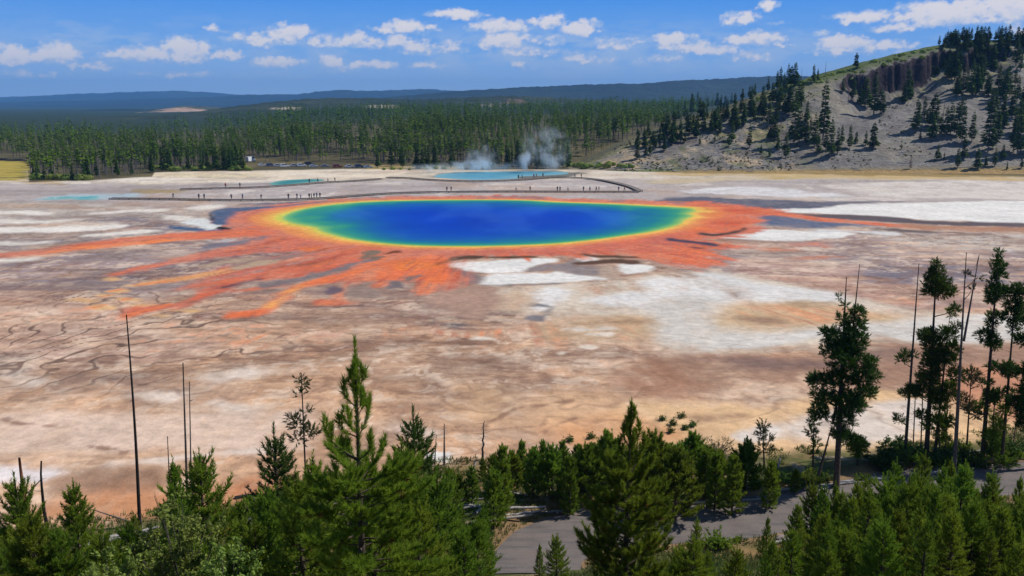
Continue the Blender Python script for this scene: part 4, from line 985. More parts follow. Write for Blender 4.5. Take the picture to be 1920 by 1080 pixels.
def set_at(root, loc, rz=0, s=1.0):
    root.location = loc; root.rotation_euler = (0, 0, rz); root.scale = (s, s, s)
def top_place(u, v, y):
    """base on the ground at distance y for a tree whose tip shows at pixel (u, v)"""
    X, Z = at_y(u, v, y); g = float(H(X, y)); return (float(X), y, g), float(Z) - g

used = set()
def put_pine(proto, u, v, y, label, group=None, name=None):
    loc, h = top_place(u, v, y); s = h / proto['_h']; rz = rng.uniform(0, 6.28)
    if id(proto) not in used:
        used.add(id(proto)); set_at(proto, loc, rz, s); o = proto
    else: o = copy_thing(proto, loc, rz, s)
    o['label'] = label
    if group: o['group'] = group
    elif 'group' in o.keys(): del o['group']
    return o

# ---- the two big pines in front
hA, HA = top_place(664, 632, 27)
A_ = young_pine('young_pine', HA, .35, 2.6, 5, per_m=210, wid=.024, nr=.135, sub=.22, whorl=.34, up=1.25, leader=1.5, ragged=.33, lo=3, cand=4.6)
put_pine(A_, 664, 632, 27, 'tallest young pine in front, with a long bare-sided leader and upswept branch tips')
hB, HB = top_place(1180, 750, 33)
B_ = young_pine('young_pine', HB, .40, 2.0, 9, per_m=150, wid=.030, nr=.125, sub=.20, whorl=.30, up=1.3, leader=1.1, ragged=.25, lo=1, cand=2.6)
put_pine(B_, 1180, 750, 33, 'broad bushy young pine in front of the gravel road, candelabra tip')
PR = [young_pine('young_pine', 7.0, .30, 1.5, 21, per_m=66), young_pine('young_pine', 6.0, .36, 1.5, 22, per_m=66, ragged=.3), young_pine('young_pine', 8.0, .24, 1.35, 23, per_m=66, whorl=.36),
      young_pine('young_pine', 6.5, .42, 1.9, 24, per_m=66, ragged=.35), young_pine('young_pine', 7.5, .20, 1.05, 25, per_m=66, up=1.3), young_pine('young_pine', 7.0, .52, 2.4, 26, per_m=66, ragged=.3)]
PD = [young_pine('young_pine', 7.0, .26, 1.2, 31, per_m=66, mat_=MF_dark, up=.8)]
PF = [young_pine('young_pine', 5.2, .44, 1.2, 41, per_m=60, wid=.062, nr=.14, sub=.22, whorl=.28, leader=.7), young_pine('young_pine', 5.6, .36, .95, 42, per_m=60, wid=.062, nr=.14, sub=.22, whorl=.28, leader=.8),
      young_pine('young_pine', 5.0, .56, 1.75, 43, per_m=60, wid=.062, nr=.15, sub=.22, whorl=.28, leader=.6), young_pine('young_pine', 5.6, .30, .8, 44, per_m=60, wid=.062, nr=.14, sub=.2, whorl=.26, leader=.8)]
one = [  # (proto, u, v tip, distance, label)
 (PR[1], 22, 888, 44, 'thin yellow-green young pine in front of the red-barked stub, far left'),
 (PR[0], 134, 898, 41, 'pointed young pine just right of the black broken post, far left'),
 (PR[5], 372, 838, 43, 'wide dense young pine behind the pale leafy shrub'),
 (PR[4], 322, 855, 40, 'slim young pine at the foot of the twin grey snags'),
 (PD[0], 514, 795, 47, 'dark narrow pine left of the tallest front pine, beside the sparse-topped trunk'),
 (PD[0], 776, 762, 49, 'dark thin spire of a pine right behind the tallest front pine'),
 (PR[0], 748, 822, 36, 'bushy young pine leaning on the right side of the tallest front pine'),
 (PR[3], 700, 905, 31, 'low broad young pine under the right side of the tallest front pine'),
 (PR[0], 592, 845, 36, 'young pine standing left behind the tallest front pine'),
 (PR[1], 815, 878, 42, 'light green young pine at the right end of the front left clump'),
 (PR[3], 500, 905, 38, 'spreading young pine below the dark narrow pine, left of centre'),
 (PR[0], 560, 875, 33, 'young pine in shade at the lower left of the tallest front pine'),
 (PR[2], 905, 944, 49, 'lone young pine at the left end of the gravel road'),
 (PR[1], 1045, 1000, 47, 'small young pine in front of the gravel road, left of the candelabra pine'),
 (PR[4], 1012, 1018, 46, 'spindly little pine at the frame bottom in front of the road'),
 (PR[2], 1308, 968, 48, 'small narrow pine on the near verge, right of the candelabra pine'),
 (PR[4], 1440, 966, 51, 'single slim pine on the near verge with the road behind it'),
 (PF[2], 1300, 812, 73, 'rounded bushy pine beyond the road behind the candelabra pine'),
 (PF[2], 1402, 828, 71, 'widest dark bushy pine beyond the road, beside the bleached brush'),
 (PF[2], 1228, 815, 68, 'bushy pine beyond the road hidden by the candelabra pine right shoulder'),
 (PF[0], 1492, 880, 71, 'very small round pine at the far road edge'),
 (PR[0], 842, 868, 62, 'young pine at the left end of the row beyond the road'),
 (PF[3], 943, 832, 67, 'darkest slim pine in the row beyond the road, nearest to the logs'),
 (PF[1], 905, 858, 73, 'small pine behind the logs in the row beyond the road'),
 (PF[3], 978, 824, 73, 'narrow pine in the row beyond the road with a deep shade beside it'),
 (PF[3], 1018, 823, 73, 'straight slim pine in the middle of the row beyond the road'),
 (PF[1], 1056, 824, 73, 'pine of the row beyond the road with two shallow tips'),
 (PF[0], 1084, 832, 73, 'pine of the row beyond the road close to the candelabra pine'),
 (PF[2], 1140, 812, 70, 'bushy pine of the row hidden behind the candelabra pine left side'),
 (PF[2], 1350, 845, 73, 'low bushy pine between two larger ones beyond the road'),
 (PR[5], 60, 950, 34, 'broad young pine at the lower left corner'),
 (PR[3], 185, 985, 36, 'low young pine between the corner pine and the pale shrub'),
 (PR[2], 250, 960, 52, 'small pine beside the foot of the tall thin snag'),
 (PR[0], 445, 935, 46, 'young pine on the grassy slope left of the front clump'),
 (PR[1], 870, 985, 40, 'young pine in front of the lone roadside pine'),
 (PR[5], 780, 930, 35, 'young pine filling the right foot of the front clump'),
]
for a in one: put_pine(*a)
# thickets: many look-alike saplings
def pick(val, table):
    for lim_, txt in table:
        if val < lim_: return txt
    return table[-1][1]
def thicket_label(u, y, h):
    size = 'tall' if h > 5.6 else 'short' if h < 3.8 else 'mid-height'
    row = 'road side' if y > 54 else 'middle rows' if y > 46 else 'front rows'
    return f"{size} sapling, {row} of the right thicket, {pick(u, [(1450, 'at its left end'), (1530, 'left of the forked pine'), (1610, 'below the forked pine'), (1690, 'right of the forked pine'), (1760, 'below the flat-topped pine'), (1830, 'below the forked dead trunks'), (1880, 'below the tallest pine'), (3000, 'at the right frame edge')])}"
for i in range(150):
    for _ in range(60):
        y = rng.uniform(37, 60) if i < 120 else rng.uniform(33, 40); u = rng.uniform(1395, 2010)
        v = rng.uniform(880, 985) + max(0, 60 - y) * 3.4 - 16 * math.sin((u - 1400) / 160) - 38 * float(sstep(1560, 1720, u))
        if u < 1560: v += (1560 - u) * .62
        X, Z = at_y(u, v, y); g = float(H(X, y))
        if dist_poly(np.array([X]), np.array([y]), ROAD_XY)[0] > ROAD_HW + 2.0 and 1.6 < Z - g < 8.5: break
    else: continue
    put_pine(PR[[0, 1, 2, 4, 0, 2][i % 6]], u, v, y, thicket_label(u, y, Z - g), 'saplings of the right thicket')
for i in range(60):
    y = rng.uniform(33, 48); u = rng.uniform(-60, 900) if i < 50 else rng.uniform(1240, 1400); v = rng.uniform(965, 1060) + (30 if i > 49 else 0)
    X, Z = at_y(u, v, y)
    if Z - float(H(X, y)) < 1.5 or dist_poly(np.array([X]), np.array([y]), ROAD_XY)[0] < ROAD_HW + 1.5: continue
    put_pine(PR[[0, 1, 3, 5, 1][i % 5]], u, v, y, f"{'taller' if y > 40 else 'nearer low'} young pine on the lower frame edge, {pick(u, [(90, 'below the red stub'), (180, 'below the black post'), (300, 'left of the pale shrub'), (450, 'by the pale shrub'), (600, 'left of the tallest front pine'), (760, 'below the tallest front pine'), (980, 'right of the tallest front pine'), (1180, 'left of the candelabra pine'), (3000, 'right of the candelabra pine')])}", 'young pines along the lower frame edge')
for (u, v, y) in [(960, 848, 76), (1000, 838, 75), (1036, 838, 75), (1098, 836, 75), (1216, 832, 74), (1272, 828, 74), (1345, 846, 74), (1378, 852, 73), (1448, 862, 74), (925, 850, 76), (998, 850, 80), (1038, 846, 80), (1120, 832, 78), (885, 872, 74), (1256, 830, 78), (1325, 842, 76), (1375, 852, 76), (1455, 868, 78), (1150, 826, 78), (876, 858, 83), (1000, 838, 84), (1108, 828, 83), (1250, 830, 84), (1168, 830, 84), (1330, 838, 78), (1270, 842, 72), (1070, 850, 73), (925, 880, 70), (858, 890, 74)]:
    put_pine(PF[int(rng.integers(0, 4))], u, v, y - 6, f"{'farther' if y > 77 else 'nearer'} small pine filling the row beyond the road, {pick(u, [(900, 'at its left end'), (960, 'above the grey logs'), (1020, 'left of its middle'), (1080, 'in its middle'), (1180, 'left of the candelabra tip'), (1260, 'right of the candelabra tip'), (1340, 'by the rounded bushy pine'), (1400, 'by the bleached brush'), (3000, 'by the widest bushy pine')])}", 'gap pines of the far road row')

# ---- old open-crowned pines and snags on the right
def gpt(u, v):
    x, y, z = hit(u, v); return np.array([x, y, z])
def lim_to(u, v, y): 
    X, Z = at_y(u, v, y); return np.array([float(X), y, float(Z)])
def clump(g, c, r_, r, per=1.0, m=0, flat=.75):
    n = max(10, int(150 * (r_ / .8) ** 2 * per))
    d = unit(r.normal(0, 1, (n, 3))); rad = r_ * r.uniform(.25, 1, (n, 1)) ** .5
    lob = 1 + .5 * np.sin(d[:, :1] * 5 + r.uniform(0, 6)) * np.cos(d[:, 2:3] * 4 + r.uniform(0, 6))
    p = c + d * rad * lob * np.array([1, 1, flat]) * .8
    D = unit(d + UP * .6 + r.normal(0, .3, (n, 3)))
    needles(g, p, D, np.full(n, .34), .12, 60, .042, m=m, r=r)
def old_pine(name, label, base, top, clumps, w=.24, extra=(), mf=None, mb=None, seed=1, cat='tree', per=1.0, bend=0):
    """base / top / clump centres are where they stand in the picture; each gets its own depth"""
    r = np.random.default_rng(seed); B = gpt(*base); y0 = B[1]
    gt = Geo(); gc = Geo()
    T = lim_to(top[0], top[1], y0); n = 9; s = np.linspace(0, 1, n)[:, None]
    tr = B * (1 - s) + T * s + np.array([[1, .4, 0]]) * (np.sin(s * math.pi) * bend); tr[0, 2] -= .4
    gt.add(*tube(tr - B, np.linspace(w, .03, n), 8))
    for (b2, t2, w2) in extra:
        P0 = lim_to(b2[0], b2[1], y0 + .1); P1 = lim_to(t2[0], t2[1], y0 + .3)
        q = np.linspace(P0, P1, 7); gt.add(*tube(q - B, np.linspace(w2, .02, 7), 6))
    for (u, v, rp) in clumps:
        c = lim_to(u, v, y0); rad = rp * y0 / FPX * 1.12
        off = (c[0] - np.interp(c[2], tr[:, 2], tr[:, 0])); dep = r.uniform(-1, 1) * max(.3, min(1.2, abs(off) * .8 + .25))
        c[1] += dep; k = c[2] - min(1.2, abs(off) * .5 + .3)
        s0 = np.array([np.interp(k, tr[:, 2], tr[:, 0]), np.interp(k, tr[:, 2], tr[:, 1]), k])
        mid = (s0 + c) / 2 + np.array([0, 0, -.1]); gt.add(*tube(np.array([s0, mid, c]) - B, [.05, .035, .015], 4))
        clump(gc, c - B, rad, r, per)
        if rad > .5:
            for _ in range(3):
                cc_ = c + unit(r.normal(0, 1, 3)) * rad * .95 * np.array([1, 1, .6]); clump(gc, cc_ - B, rad * .42, r, per)
    # bare twigs along the bole
    for _ in range(26):
        f = r.uniform(.15, .97); p = tr[0] * (1 - f) + tr[-1] * f + np.array([1, .4, 0]) * math.sin(f * math.pi) * bend
        a = r.uniform(0, 6.28); L_ = r.uniform(.25, 1.0) * (1.1 - f * .6); q = p + np.array([math.cos(a), math.sin(a), r.uniform(-.3, .5)]) * L_
        gt.add(*tube(np.array([p, (p + q) / 2 + [0, 0, .04], q]) - B, [.022, .014, .006], 3))
    root = thing(name, label, cat, tuple(B))
    link('trunk', gt.mesh('trunk', [mb or MB_bn], True), root)
    if clumps: link('crown', gc.mesh('crown', [mf or MF_dark]), root)
    return root
old_pine('lodgepole_pine', 'dense dark pine with forked dead top, leftmost of the tall pines on the right', (1568, 914), (1587, 520),
  [(1578, 560, 4), (1583, 572, 5), (1578, 596, 10), (1610, 588, 13), (1605, 612, 18), (1588, 622, 10), (1561, 630, 18), (1566, 655, 21), (1608, 645, 20), (1588, 678, 26), (1620, 672, 15), (1612, 704, 24), (1574, 712, 22), (1626, 738, 16),
   (1588, 745, 25), (1546, 722, 18), (1552, 750, 21), (1543, 780, 16), (1584, 785, 20), (1575, 815, 15), (1605, 760, 16), (1596, 655, 18)], w=.30, extra=[((1535, 890), (1562, 790), .14), ((1562, 790), (1602, 600), .12), ((1600, 610), (1612, 494), .07)], seed=101)
old_pine('lodgepole_pine', 'skinny short pine at the left foot of the dense forked pine', (1524, 884), (1527, 766), [(1527, 776, 7), (1525, 792, 9), (1523, 812, 10), (1528, 830, 9), (1524, 850, 6)], w=.10, seed=102)
old_pine('lodgepole_pine', 'small round-headed tree at the right foot of the dense forked pine', (1608, 872), (1604, 815), [(1604, 828, 17), (1590, 822, 10), (1618, 840, 13), (1600, 845, 10)], w=.12, seed=103, mf=MF_young)
old_pine('dead_tree', 'bare straight dead trunk left of the flat-topped pine with two small tufts low down', (1697, 850), (1723, 494), [(1702, 668, 9), (1694, 676, 9), (1716, 668, 6), (1693, 735, 9), (1684, 784, 9)], w=.17, mb=MB_dead, seed=104)
old_pine('lodgepole_pine', 'flat-topped tall pine with a bare gap under its crown, in the right group', (1737, 856), (1757, 482),
  [(1757, 494, 8), (1758, 508, 12), (1748, 522, 12), (1755, 536, 20), (1770, 548, 17), (1742, 545, 10), (1778, 575, 9), (1740, 632, 17), (1752, 648, 18), (1762, 670, 20), (1745, 690, 17), (1735, 712, 20), (1712, 734, 13), (1726, 738, 14), (1752, 740, 16), (1722, 770, 10)], w=.25, seed=105)
old_pine('lodgepole_pine', 'open green pine just right of the flat-topped pine', (1752, 860), (1780, 600), [(1790, 588, 9), (1778, 625, 15), (1792, 612, 9), (1784, 655, 15), (1778, 675, 18), (1788, 700, 15), (1776, 735, 22), (1764, 760, 16), (1758, 795, 20), (1775, 790, 13), (1768, 820, 12)], w=.16, seed=106, mf=MF_young, per=.8)
old_pine('dead_tree', 'forked pair of bare dead trunks with a reddish foot, right of the flat-topped pine', (1789, 888), (1812, 473), [(1813, 515, 4), (1838, 520, 6), (1830, 545, 5)], w=.20, extra=[((1807, 640), (1836, 478), .11), ((1836, 478), (1830, 500), .03)], mb=MB_dead, seed=107, mf=MF_dry, per=.5)
old_pine('lodgepole_pine', 'short thin yellowish pine just right of the forked dead trunks', (1812, 848), (1822, 690), [(1828, 703, 13), (1815, 715, 9), (1838, 715, 9), (1816, 760, 15), (1826, 775, 12), (1808, 745, 8)], w=.10, seed=108, mf=MF_dry, per=.6)
old_pine('lodgepole_pine', 'tallest pine of the right group, tufted in separate dark clumps', (1842, 860), (1873, 463),
  [(1873, 474, 6), (1872, 488, 9), (1872, 500, 10), (1877, 517, 11), (1866, 530, 8), (1868, 548, 16), (1880, 545, 10), (1862, 560, 11), (1874, 598, 13), (1862, 610, 9), (1850, 630, 14), (1860, 640, 10), (1872, 650, 10), (1865, 690, 10), (1856, 740, 14), (1870, 735, 10), (1848, 715, 8)], w=.22, seed=109)
old_pine('lodgepole_pine', 'bushy low-branched pine in front of the tallest right pine', (1858, 862), (1866, 735), [(1862, 752, 12), (1876, 765, 12), (1850, 770, 12), (1866, 790, 16), (1854, 812, 12), (1872, 822, 14), (1860, 838, 12)], w=.12, seed=110, mf=MF_young, per=.8)
old_pine('lodgepole_pine', 'slender pine second from the right frame edge, leaning right', (1878, 868), (1906, 532),
  [(1906, 542, 12), (1896, 550, 9), (1916, 552, 10), (1903, 572, 14), (1898, 590, 16), (1912, 600, 10), (1905, 620, 9), (1888, 690, 14), (1900, 698, 12), (1880, 700, 8), (1892, 735, 8)], w=.17, seed=111)
old_pine('lodgepole_pine', 'dark dense pine cut by the right frame edge', (1938, 880), (1948, 560), [(1942, 600, 20), (1930, 640, 16), (1928, 690, 16), (1916, 718, 15), (1936, 730, 20), (1908, 760, 17), (1925, 775, 24), (1948, 760, 22), (1915, 790, 14)], w=.26, seed=112)
for i, (b_, t_) in enumerate([((1712, 842), (1718, 700)), ((1726, 852), (1733, 660)), ((1772, 852), (1778, 740)), ((1762, 848), (1760, 770)), ((1898, 850), (1905, 790))]):
    old_pine('dead_tree', ['thin dark dead stem left of the flat-topped pine', 'thin bare stem touching the flat-topped pine', 'thin bare stem left of the forked dead trunks', 'shortest bare stem below the open green pine', 'thin bare stem near the right frame edge'][i], b_, t_, [], w=.07, mb=MB_dead, seed=130 + i)
# ---- snags on the left
def snag(label, base, top, w, mb, bend=0, seed=1, twigs=14, tl=.5, y=None, tufts=(), name='dead_tree', kink=0):
    r = np.random.default_rng(seed)
    if y is None: B = gpt(*base)
    else:
        x_, _z = at_y(base[0], base[1], y); B = np.array([float(x_), y, float(H(x_, y))])
    T = lim_to(top[0], top[1], B[1]); n = 11; s = np.linspace(0, 1, n)[:, None]
    tr = B * (1 - s) + T * s + np.array([[1, 0, 0]]) * (np.sin(s * math.pi) * bend) + r.normal(0, kink, (n, 3)) * np.array([1, 1, 0]); tr[0, 2] -= .5
    gt = Geo(); gt.add(*tube(tr - B, np.linspace(w, w * .28, n), 8))
    for _ in range(twigs):
        f = r.uniform(.12, .97); k = f * (n - 1); i = int(k); p = tr[i] * (1 - k + i) + tr[min(i + 1, n - 1)] * (k - i)
        a = r.uniform(0, 6.28); q = p + np.array([math.cos(a), math.sin(a), r.uniform(-.4, .5)]) * r.uniform(.2, 1) * tl
        gt.add(*tube(np.array([p, (p + q) / 2 + [0, 0, -.03], q]) - B, [.02, .013, .006], 3))
    root = thing(name, label, 'dead tree' if not tufts else 'tree', tuple(B)); link('trunk', gt.mesh('trunk', [mb], True), root)
    if tufts:
        gc = Geo()
        for (u, v, rp) in tufts:
            c = lim_to(u, v, B[1]); c[1] += r.normal(0, .25); clump(gc, c - B, rp * B[1] / FPX * 1.1, r, .55)
            k = np.array([np.interp(c[2], tr[:, 2], tr[:, 0]), B[1], c[2] - .2]); 
            V_, a_, b_ = tube(np.array([k, c]) - B, [.03, .01], 3); gc.add(V_, a_, b_, 1)
        link('crown', gc.mesh('crown', [MF_dry, MB_bn]), root)
    return root
snag('tallest thin dead trunk on the left, leaning slightly left over the brown crust', (262, 985), (237, 590), .15, MB_dk, bend=.10, seed=201, twigs=16, tl=.35)
snag('taller of the twin grey snags above the pale leafy shrub', (345, 930), (343, 680), .13, MB_dead, y=58, seed=202, tl=.4)
snag('shorter of the twin grey snags above the pale leafy shrub', (352, 920), (355, 715), .09, MB_dead, y=60, seed=203, tl=.35)
snag('short grey snag just left of the twin snags', (312, 920), (314, 818), .09, MB_dead, y=57, seed=204, tl=.4)
snag('red-barked broken stub at the far left', (54, 1000), (36, 858), .24, MB_rd, y=50, seed=205, twigs=4, tl=.4)
snag('black broken post with a crooked side limb, far left', (82, 992), (75, 864), .17, MB_dk, y=50, seed=206, twigs=6, tl=.8, kink=.05)
snag('thin bare-boled pine with a small top tuft, left of the tallest front pine', (572, 900), (565, 700), .10, MB_bn, y=54, seed=207, tl=.6,
     tufts=[(565, 708, 8), (566, 722, 10), (565, 738, 8), (548, 790, 12), (560, 800, 16), (580, 806, 15), (560, 820, 12), (578, 770, 8), (590, 812, 8)], name='lodgepole_pine')
snag('short bare snag right of the front left clump', (833, 872), (833, 794), .11, MB_dead, seed=208, twigs=10, tl=.4)
snag('crooked bare snag with drooping side twigs standing before the row of pines', (905, 862), (907, 790), .12, MB_dead, seed=209, twigs=26, tl=1.3, kink=.06)
snag('sparse little pine rising behind the widest bushy pine across the road', (1433, 880), (1430, 788), .09, MB_bn, seed=210, twigs=12, tl=.8, tufts=[(1430, 796, 9), (1432, 808, 11), (1424, 816, 8), (1440, 822, 11), (1428, 838, 9), (1444, 845, 8)], name='lodgepole_pine')
snag('leaning charred stick among the lower left pines', (815, 872), (818, 815), .07, MB_dead, seed=211, tl=.3)

# ---- broadleaf shrubs
def shrub(name, label, loc, Rr, Hh, seed, n=5200, leaf=.075, mf=None, group=None, stems=14, open_=.5):
    r = np.random.default_rng(seed); gs = Geo(); gl = Geo(); tips = []
    for k in range(stems):
        a = r.uniform(0, 6.28); q = r.uniform(.1, 1) ** .6; e = np.array([math.cos(a) * Rr * q, math.sin(a) * Rr * q, Hh * (1.03 - .45 * q * q) * r.uniform(.75, 1.02)])
        P = np.array([e * t * np.array([t ** .4, t ** .4, 1]) for t in (0.0, .25, .5, .75, 1)]); P[:, :2] += r.normal(0, .04, (5, 2))
        gs.add(*tube(P, [.035, .028, .02, .014, .006], 4))
        for j in range(9):
            t = r.uniform(.3, 1); p = P[int(t * 3.99)] * .5 + P[min(4, int(t * 3.99) + 1)] * .5
            d = unit(r.normal(0, 1, 3) + UP * .8); L_ = r.uniform(.2, .6); tips.append((p, d, L_)); gs.add(*tube(np.array([p, p + d * L_]), [.01, .004], 3))
    T = len(tips); ix = r.integers(0, T, n); P = np.array([t[0] for t in tips])[ix] + np.array([t[1] * t[2] for t in tips])[ix] * r.uniform(.1, 1.15, (n, 1)) + r.normal(0, .06, (n, 3))
    nrm = unit(r.normal(0, 1, (n, 3)) + UP * .7); A = unit(np.cross(nrm, r.normal(0, 1, (n, 3)))); B = np.cross(nrm, A); s = leaf * r.uniform(.6, 1.3, (n, 1))
    V = np.stack([P - A * s, P + B * s * .55, P + A * s, P - B * s * .55], 1).reshape(-1, 3)
    gl.add(V, F4=np.arange(n * 4).reshape(n, 4))
    root = thing(name, label, 'shrub', loc, 0, group); link('stem', gs.mesh('stem', [MB_gr], True), root); link('leaves', gl.mesh('leaves', [mf or MF_wil]), root)
    root['_h'] = Hh
    return root
loc, h = top_place(330, 905, 33)
shrub('leafy_shrub', 'large pale green leafy shrub in the lower left, in front of the wide young pine', loc, 2.4, h, 301, n=12000, stems=34)
loc, h = top_place(425, 990, 31); shrub('leafy_shrub', 'pale leafy shrub right of the large one, its top against dark pines', loc, 1.5, h, 302, n=5000, stems=18)
loc, h = top_place(205, 1010, 30); shrub('leafy_shrub', 'low leafy shrub on the lower frame edge left of the large one', loc, 1.4, h, 303, n=4500, stems=16)
x, y, z = hit(1345, 1012); shrub('leafy_shrub', 'low bush on the near road edge right of the candelabra pine', (x, y - 1, z - .1), 1.9, 1.1, 304, n=3600, stems=18, mf=MF_young)
x, y, z = hit(1345, 858); shrub('leafy_shrub', 'half-bare bush with bleached twisted branches left of the widest bushy pine', (x, y, z - .1), 2.6, 2.0, 305, n=1100, stems=44, mf=MF_dry)
x, y, z = hit(1270, 798)
for i, (u, v, s) in enumerate([(1278, 783, .55), (1262, 798, .5), (1243, 788, .35), (1300, 800, .55), (1259, 812, .5), (1284, 805, .3), (1297, 826, .4), (1280, 838, .35), (1108, 822, .45), (1068, 828, .35)]):
    x, y, z = hit(u, v)
    sh = shrub('ground_bush', ['dark low bush alone on the cream crust, highest of its scatter', 'dark low bush on the cream crust, left of the middle', 'smallest dark tuft at the left of the cream crust scatter', 'dark low bush at the right of the cream crust scatter', 'dark low bush in the lower middle of the cream crust scatter', 'tiny tuft in the middle of the cream crust scatter',
        'low bush behind the rounded bushy pine', 'lowest tuft of the cream crust scatter', 'low bush behind the row of pines, left of the candelabra pine', 'tiny bush on the crust left behind the row of pines'][i], (x, y, z - .05), s * .9, s * .8, 320 + i, n=300, stems=8, leaf=.09, mf=MF_dark, group='bushes dotted on the cream crust')
# undergrowth under the tall right pines and along the far verge
UG = [(1500, 912, 1.6, 1.2), (1525, 905, 1.6, 1.1), (1545, 900, 1.5, 1.0), (1640, 868, 2.0, 1.3), (1672, 862, 2.2, 1.5), (1705, 866, 2.0, 1.2), (1745, 868, 2.4, 1.4), (1660, 885, 1.8, 1.0), (1770, 872, 2.0, 1.3), (1810, 868, 2.2, 1.5), (1835, 876, 1.8, 1.1), (1880, 870, 2.2, 1.3), (1910, 858, 2.4, 1.4), (1690, 848, 2.0, 1.2), (1790, 846, 2.0, 1.1), (1860, 850, 2.4, 1.3), (1475, 902, 1.3, 1.1), (1620, 905, 1.2, .8)]
ugp = [shrub('undergrowth_bush', '', (0, 0, 0), 2.0, 1.3, 340 + k, n=2600, stems=16, leaf=.085, mf=[MF_dark, MF_young, MF_dark][k]) for k in range(3)]
for i, (u, v, rr_, hh) in enumerate(UG):
    x, y, z = hit(u, v); k = (i * 2) % 3; lb = 'dark low bush in the undergrowth at the foot of the tall right pines'
    s = rr_ / 2.0
    if i in (0, 1, 2):
        k = i; o = ugp[k]; set_at(o, (x, y, z - .1), rng.uniform(0, 6), s)
    else: o = copy_thing(ugp[k], (x, y, z - .1), rng.uniform(0, 6), s)
    o['label'] = f"dark low bush at the foot of the right pines, {pick(u, [(1650, 'beside the dense forked pine'), (1700, 'left of the straight dead trunk'), (1750, 'below the flat-topped pine'), (1800, 'left of the forked dead trunks'), (1850, 'right of the forked dead trunks'), (3000, 'below the slender edge pine')])}" if u > 1560 else 'dark low bush at the far road edge, left of the dense forked pine'
    o['group'] = 'undergrowth of the far road verge'

# ---- fallen timber
def log_mesh(L_, r0, seed, mb):
    r = np.random.default_rng(seed); n = 7; s = np.linspace(-.5, .5, n)
    P = np.column_stack([s * L_, np.cumsum(r.normal(0, .05, n)), np.abs(r.normal(0, .03, n)) + r0 * .8]); g = Geo(); g.add(*tube(P, np.linspace(r0, r0 * .5, n), 7))
    for _ in range(4):
        k = r.integers(1, n); q = P[k] + r.normal(0, .35, 3) * np.array([1, 1, .3]) + [0, 0, .2]; g.add(*tube(np.array([P[k], q]), [.03, .01], 4))
    return g.mesh('fallen_log', [mb], True)
LG = [log_mesh(5, .16, 401, MB_wh), log_mesh(3.4, .12, 402, MB_wh), log_mesh(4.2, .14, 403, MB_gr), log_mesh(2.2, .15, 404, MB_wh)]
LOGS = [(860, 940, 0, .1), (885, 948, 1, -.2), (920, 962, 2, .2), (965, 955, 0, .05), (985, 962, 1, .3), (1010, 966, 2, -.05), (1040, 962, 0, .12), (1062, 958, 3, .6), (960, 924, 1, -.4), (905, 955, 3, 1.0), (850, 958, 0, .3), (940, 975, 0, .25),
        (1300, 945, 0, .05), (1330, 942, 1, .0), (1345, 948, 3, .4), (1425, 936, 1, .15), (1500, 916, 0, .2), (1520, 912, 1, -.1), (1540, 922, 3, .5), (1585, 908, 0, .15), (1610, 902, 0, .2), (1640, 898, 1, .0), (1680, 868, 3, .6), (1715, 866, 1, .1),
        (1800, 850, 0, .1), (1815, 848, 1, .25), (640, 945, 0, .2), (520, 985, 0, .5), (455, 975, 1, .3), (210, 1015, 0, .5), (230, 1005, 0, .45), (250, 998, 1, .5), (1470, 1018, 3, .2), (1465, 1040, 3, .9), (1700, 845, 2, .3), (1890, 862, 0, .0), (1760, 884, 1, .3)]
for i, (u, v, k, a) in enumerate(LOGS):
    x, y, z = hit(u, v); o = link('fallen_log', LG[k], loc=(x, y, z - .03)); o.rotation_euler = (0, 0, a + .1)
    side = 'in the tangle of grey logs left of the gravel road end' if u < 1100 and v < 980 and u > 840 else 'on the far road edge under the bushy pines' if 1280 < u < 1450 else 'on the far road verge by the tall right pines' if u >= 1450 and v < 960 else 'on the grassy slope at the lower left' if u < 700 else 'on the near verge below the road'
    tag(o, 'weathered grey fallen log ' + side, 'log', 'fallen logs ' + side)
def leaning(label, p0, p1, w, mb, y=None):
    A0 = gpt(*p0) if y is None else lim_to(*p0, y); B0 = lim_to(*p1, A0[1] + .6); q = np.linspace(A0, B0, 6); g = Geo(); g.add(*tube(q - A0, np.linspace(w, w * .4, 6), 6)); o = link('fallen_log', g.mesh('fallen_log', [mb], True), loc=tuple(A0)); tag(o, label, 'log')
leaning('long thin fallen stem slanting across the orange crust at the left', (246, 979), (160, 951), .07, MB_dead)
leaning('short bleached stub tilted at the crust edge before the row of pines', (885, 888), (893, 862), .14, MB_wh)
leaning('pale bleached stump leaning beside the sparse little pine', (1458, 880), (1464, 856), .12, MB_wh)
leaning('dark thin stick leaning on the black broken post', (52, 925), (78, 898), .06, MB_dead, 50)
leaning('dark log stub lying on the orange crust left of the front clump', (440, 935), (478, 926), .22, MB_dk)
# ---- boulders by the thicket
def rock(label, u, v, s, seed, m):
    x, y, z = hit(u, v); r = np.random.default_rng(seed); import bmesh
    bm = bmesh.new(); bmesh.ops.create_icosphere(bm, subdivisions=3, radius=1)
    for w in bm.verts:
        c = w.co; k = 1 + .5 * float(fbm(c.x * 1.3 + seed, c.y * 1.3 + c.z, seed, 3)); w.co = Vector((c.x * 1.3 * k, c.y * k, c.z * .6 * k))
    me = bpy.data.meshes.new('boulder'); bm.to_mesh(me); bm.free(); me.materials.append(m); me.shade_smooth()
    o = link('boulder', me, loc=(x, y, z + s * .15)); o.scale = (s, s, s); o.rotation_euler = (0, 0, r.uniform(0, 6)); tag(o, label, 'rock')
MRk = simple_mat('pale_rock', (.24, .19, .17), (.42, .36, .33), 2.5, bd=.05)
rock('pale rock low among the saplings near the lower right corner', 1862, 1062, .35, 502, MRk)
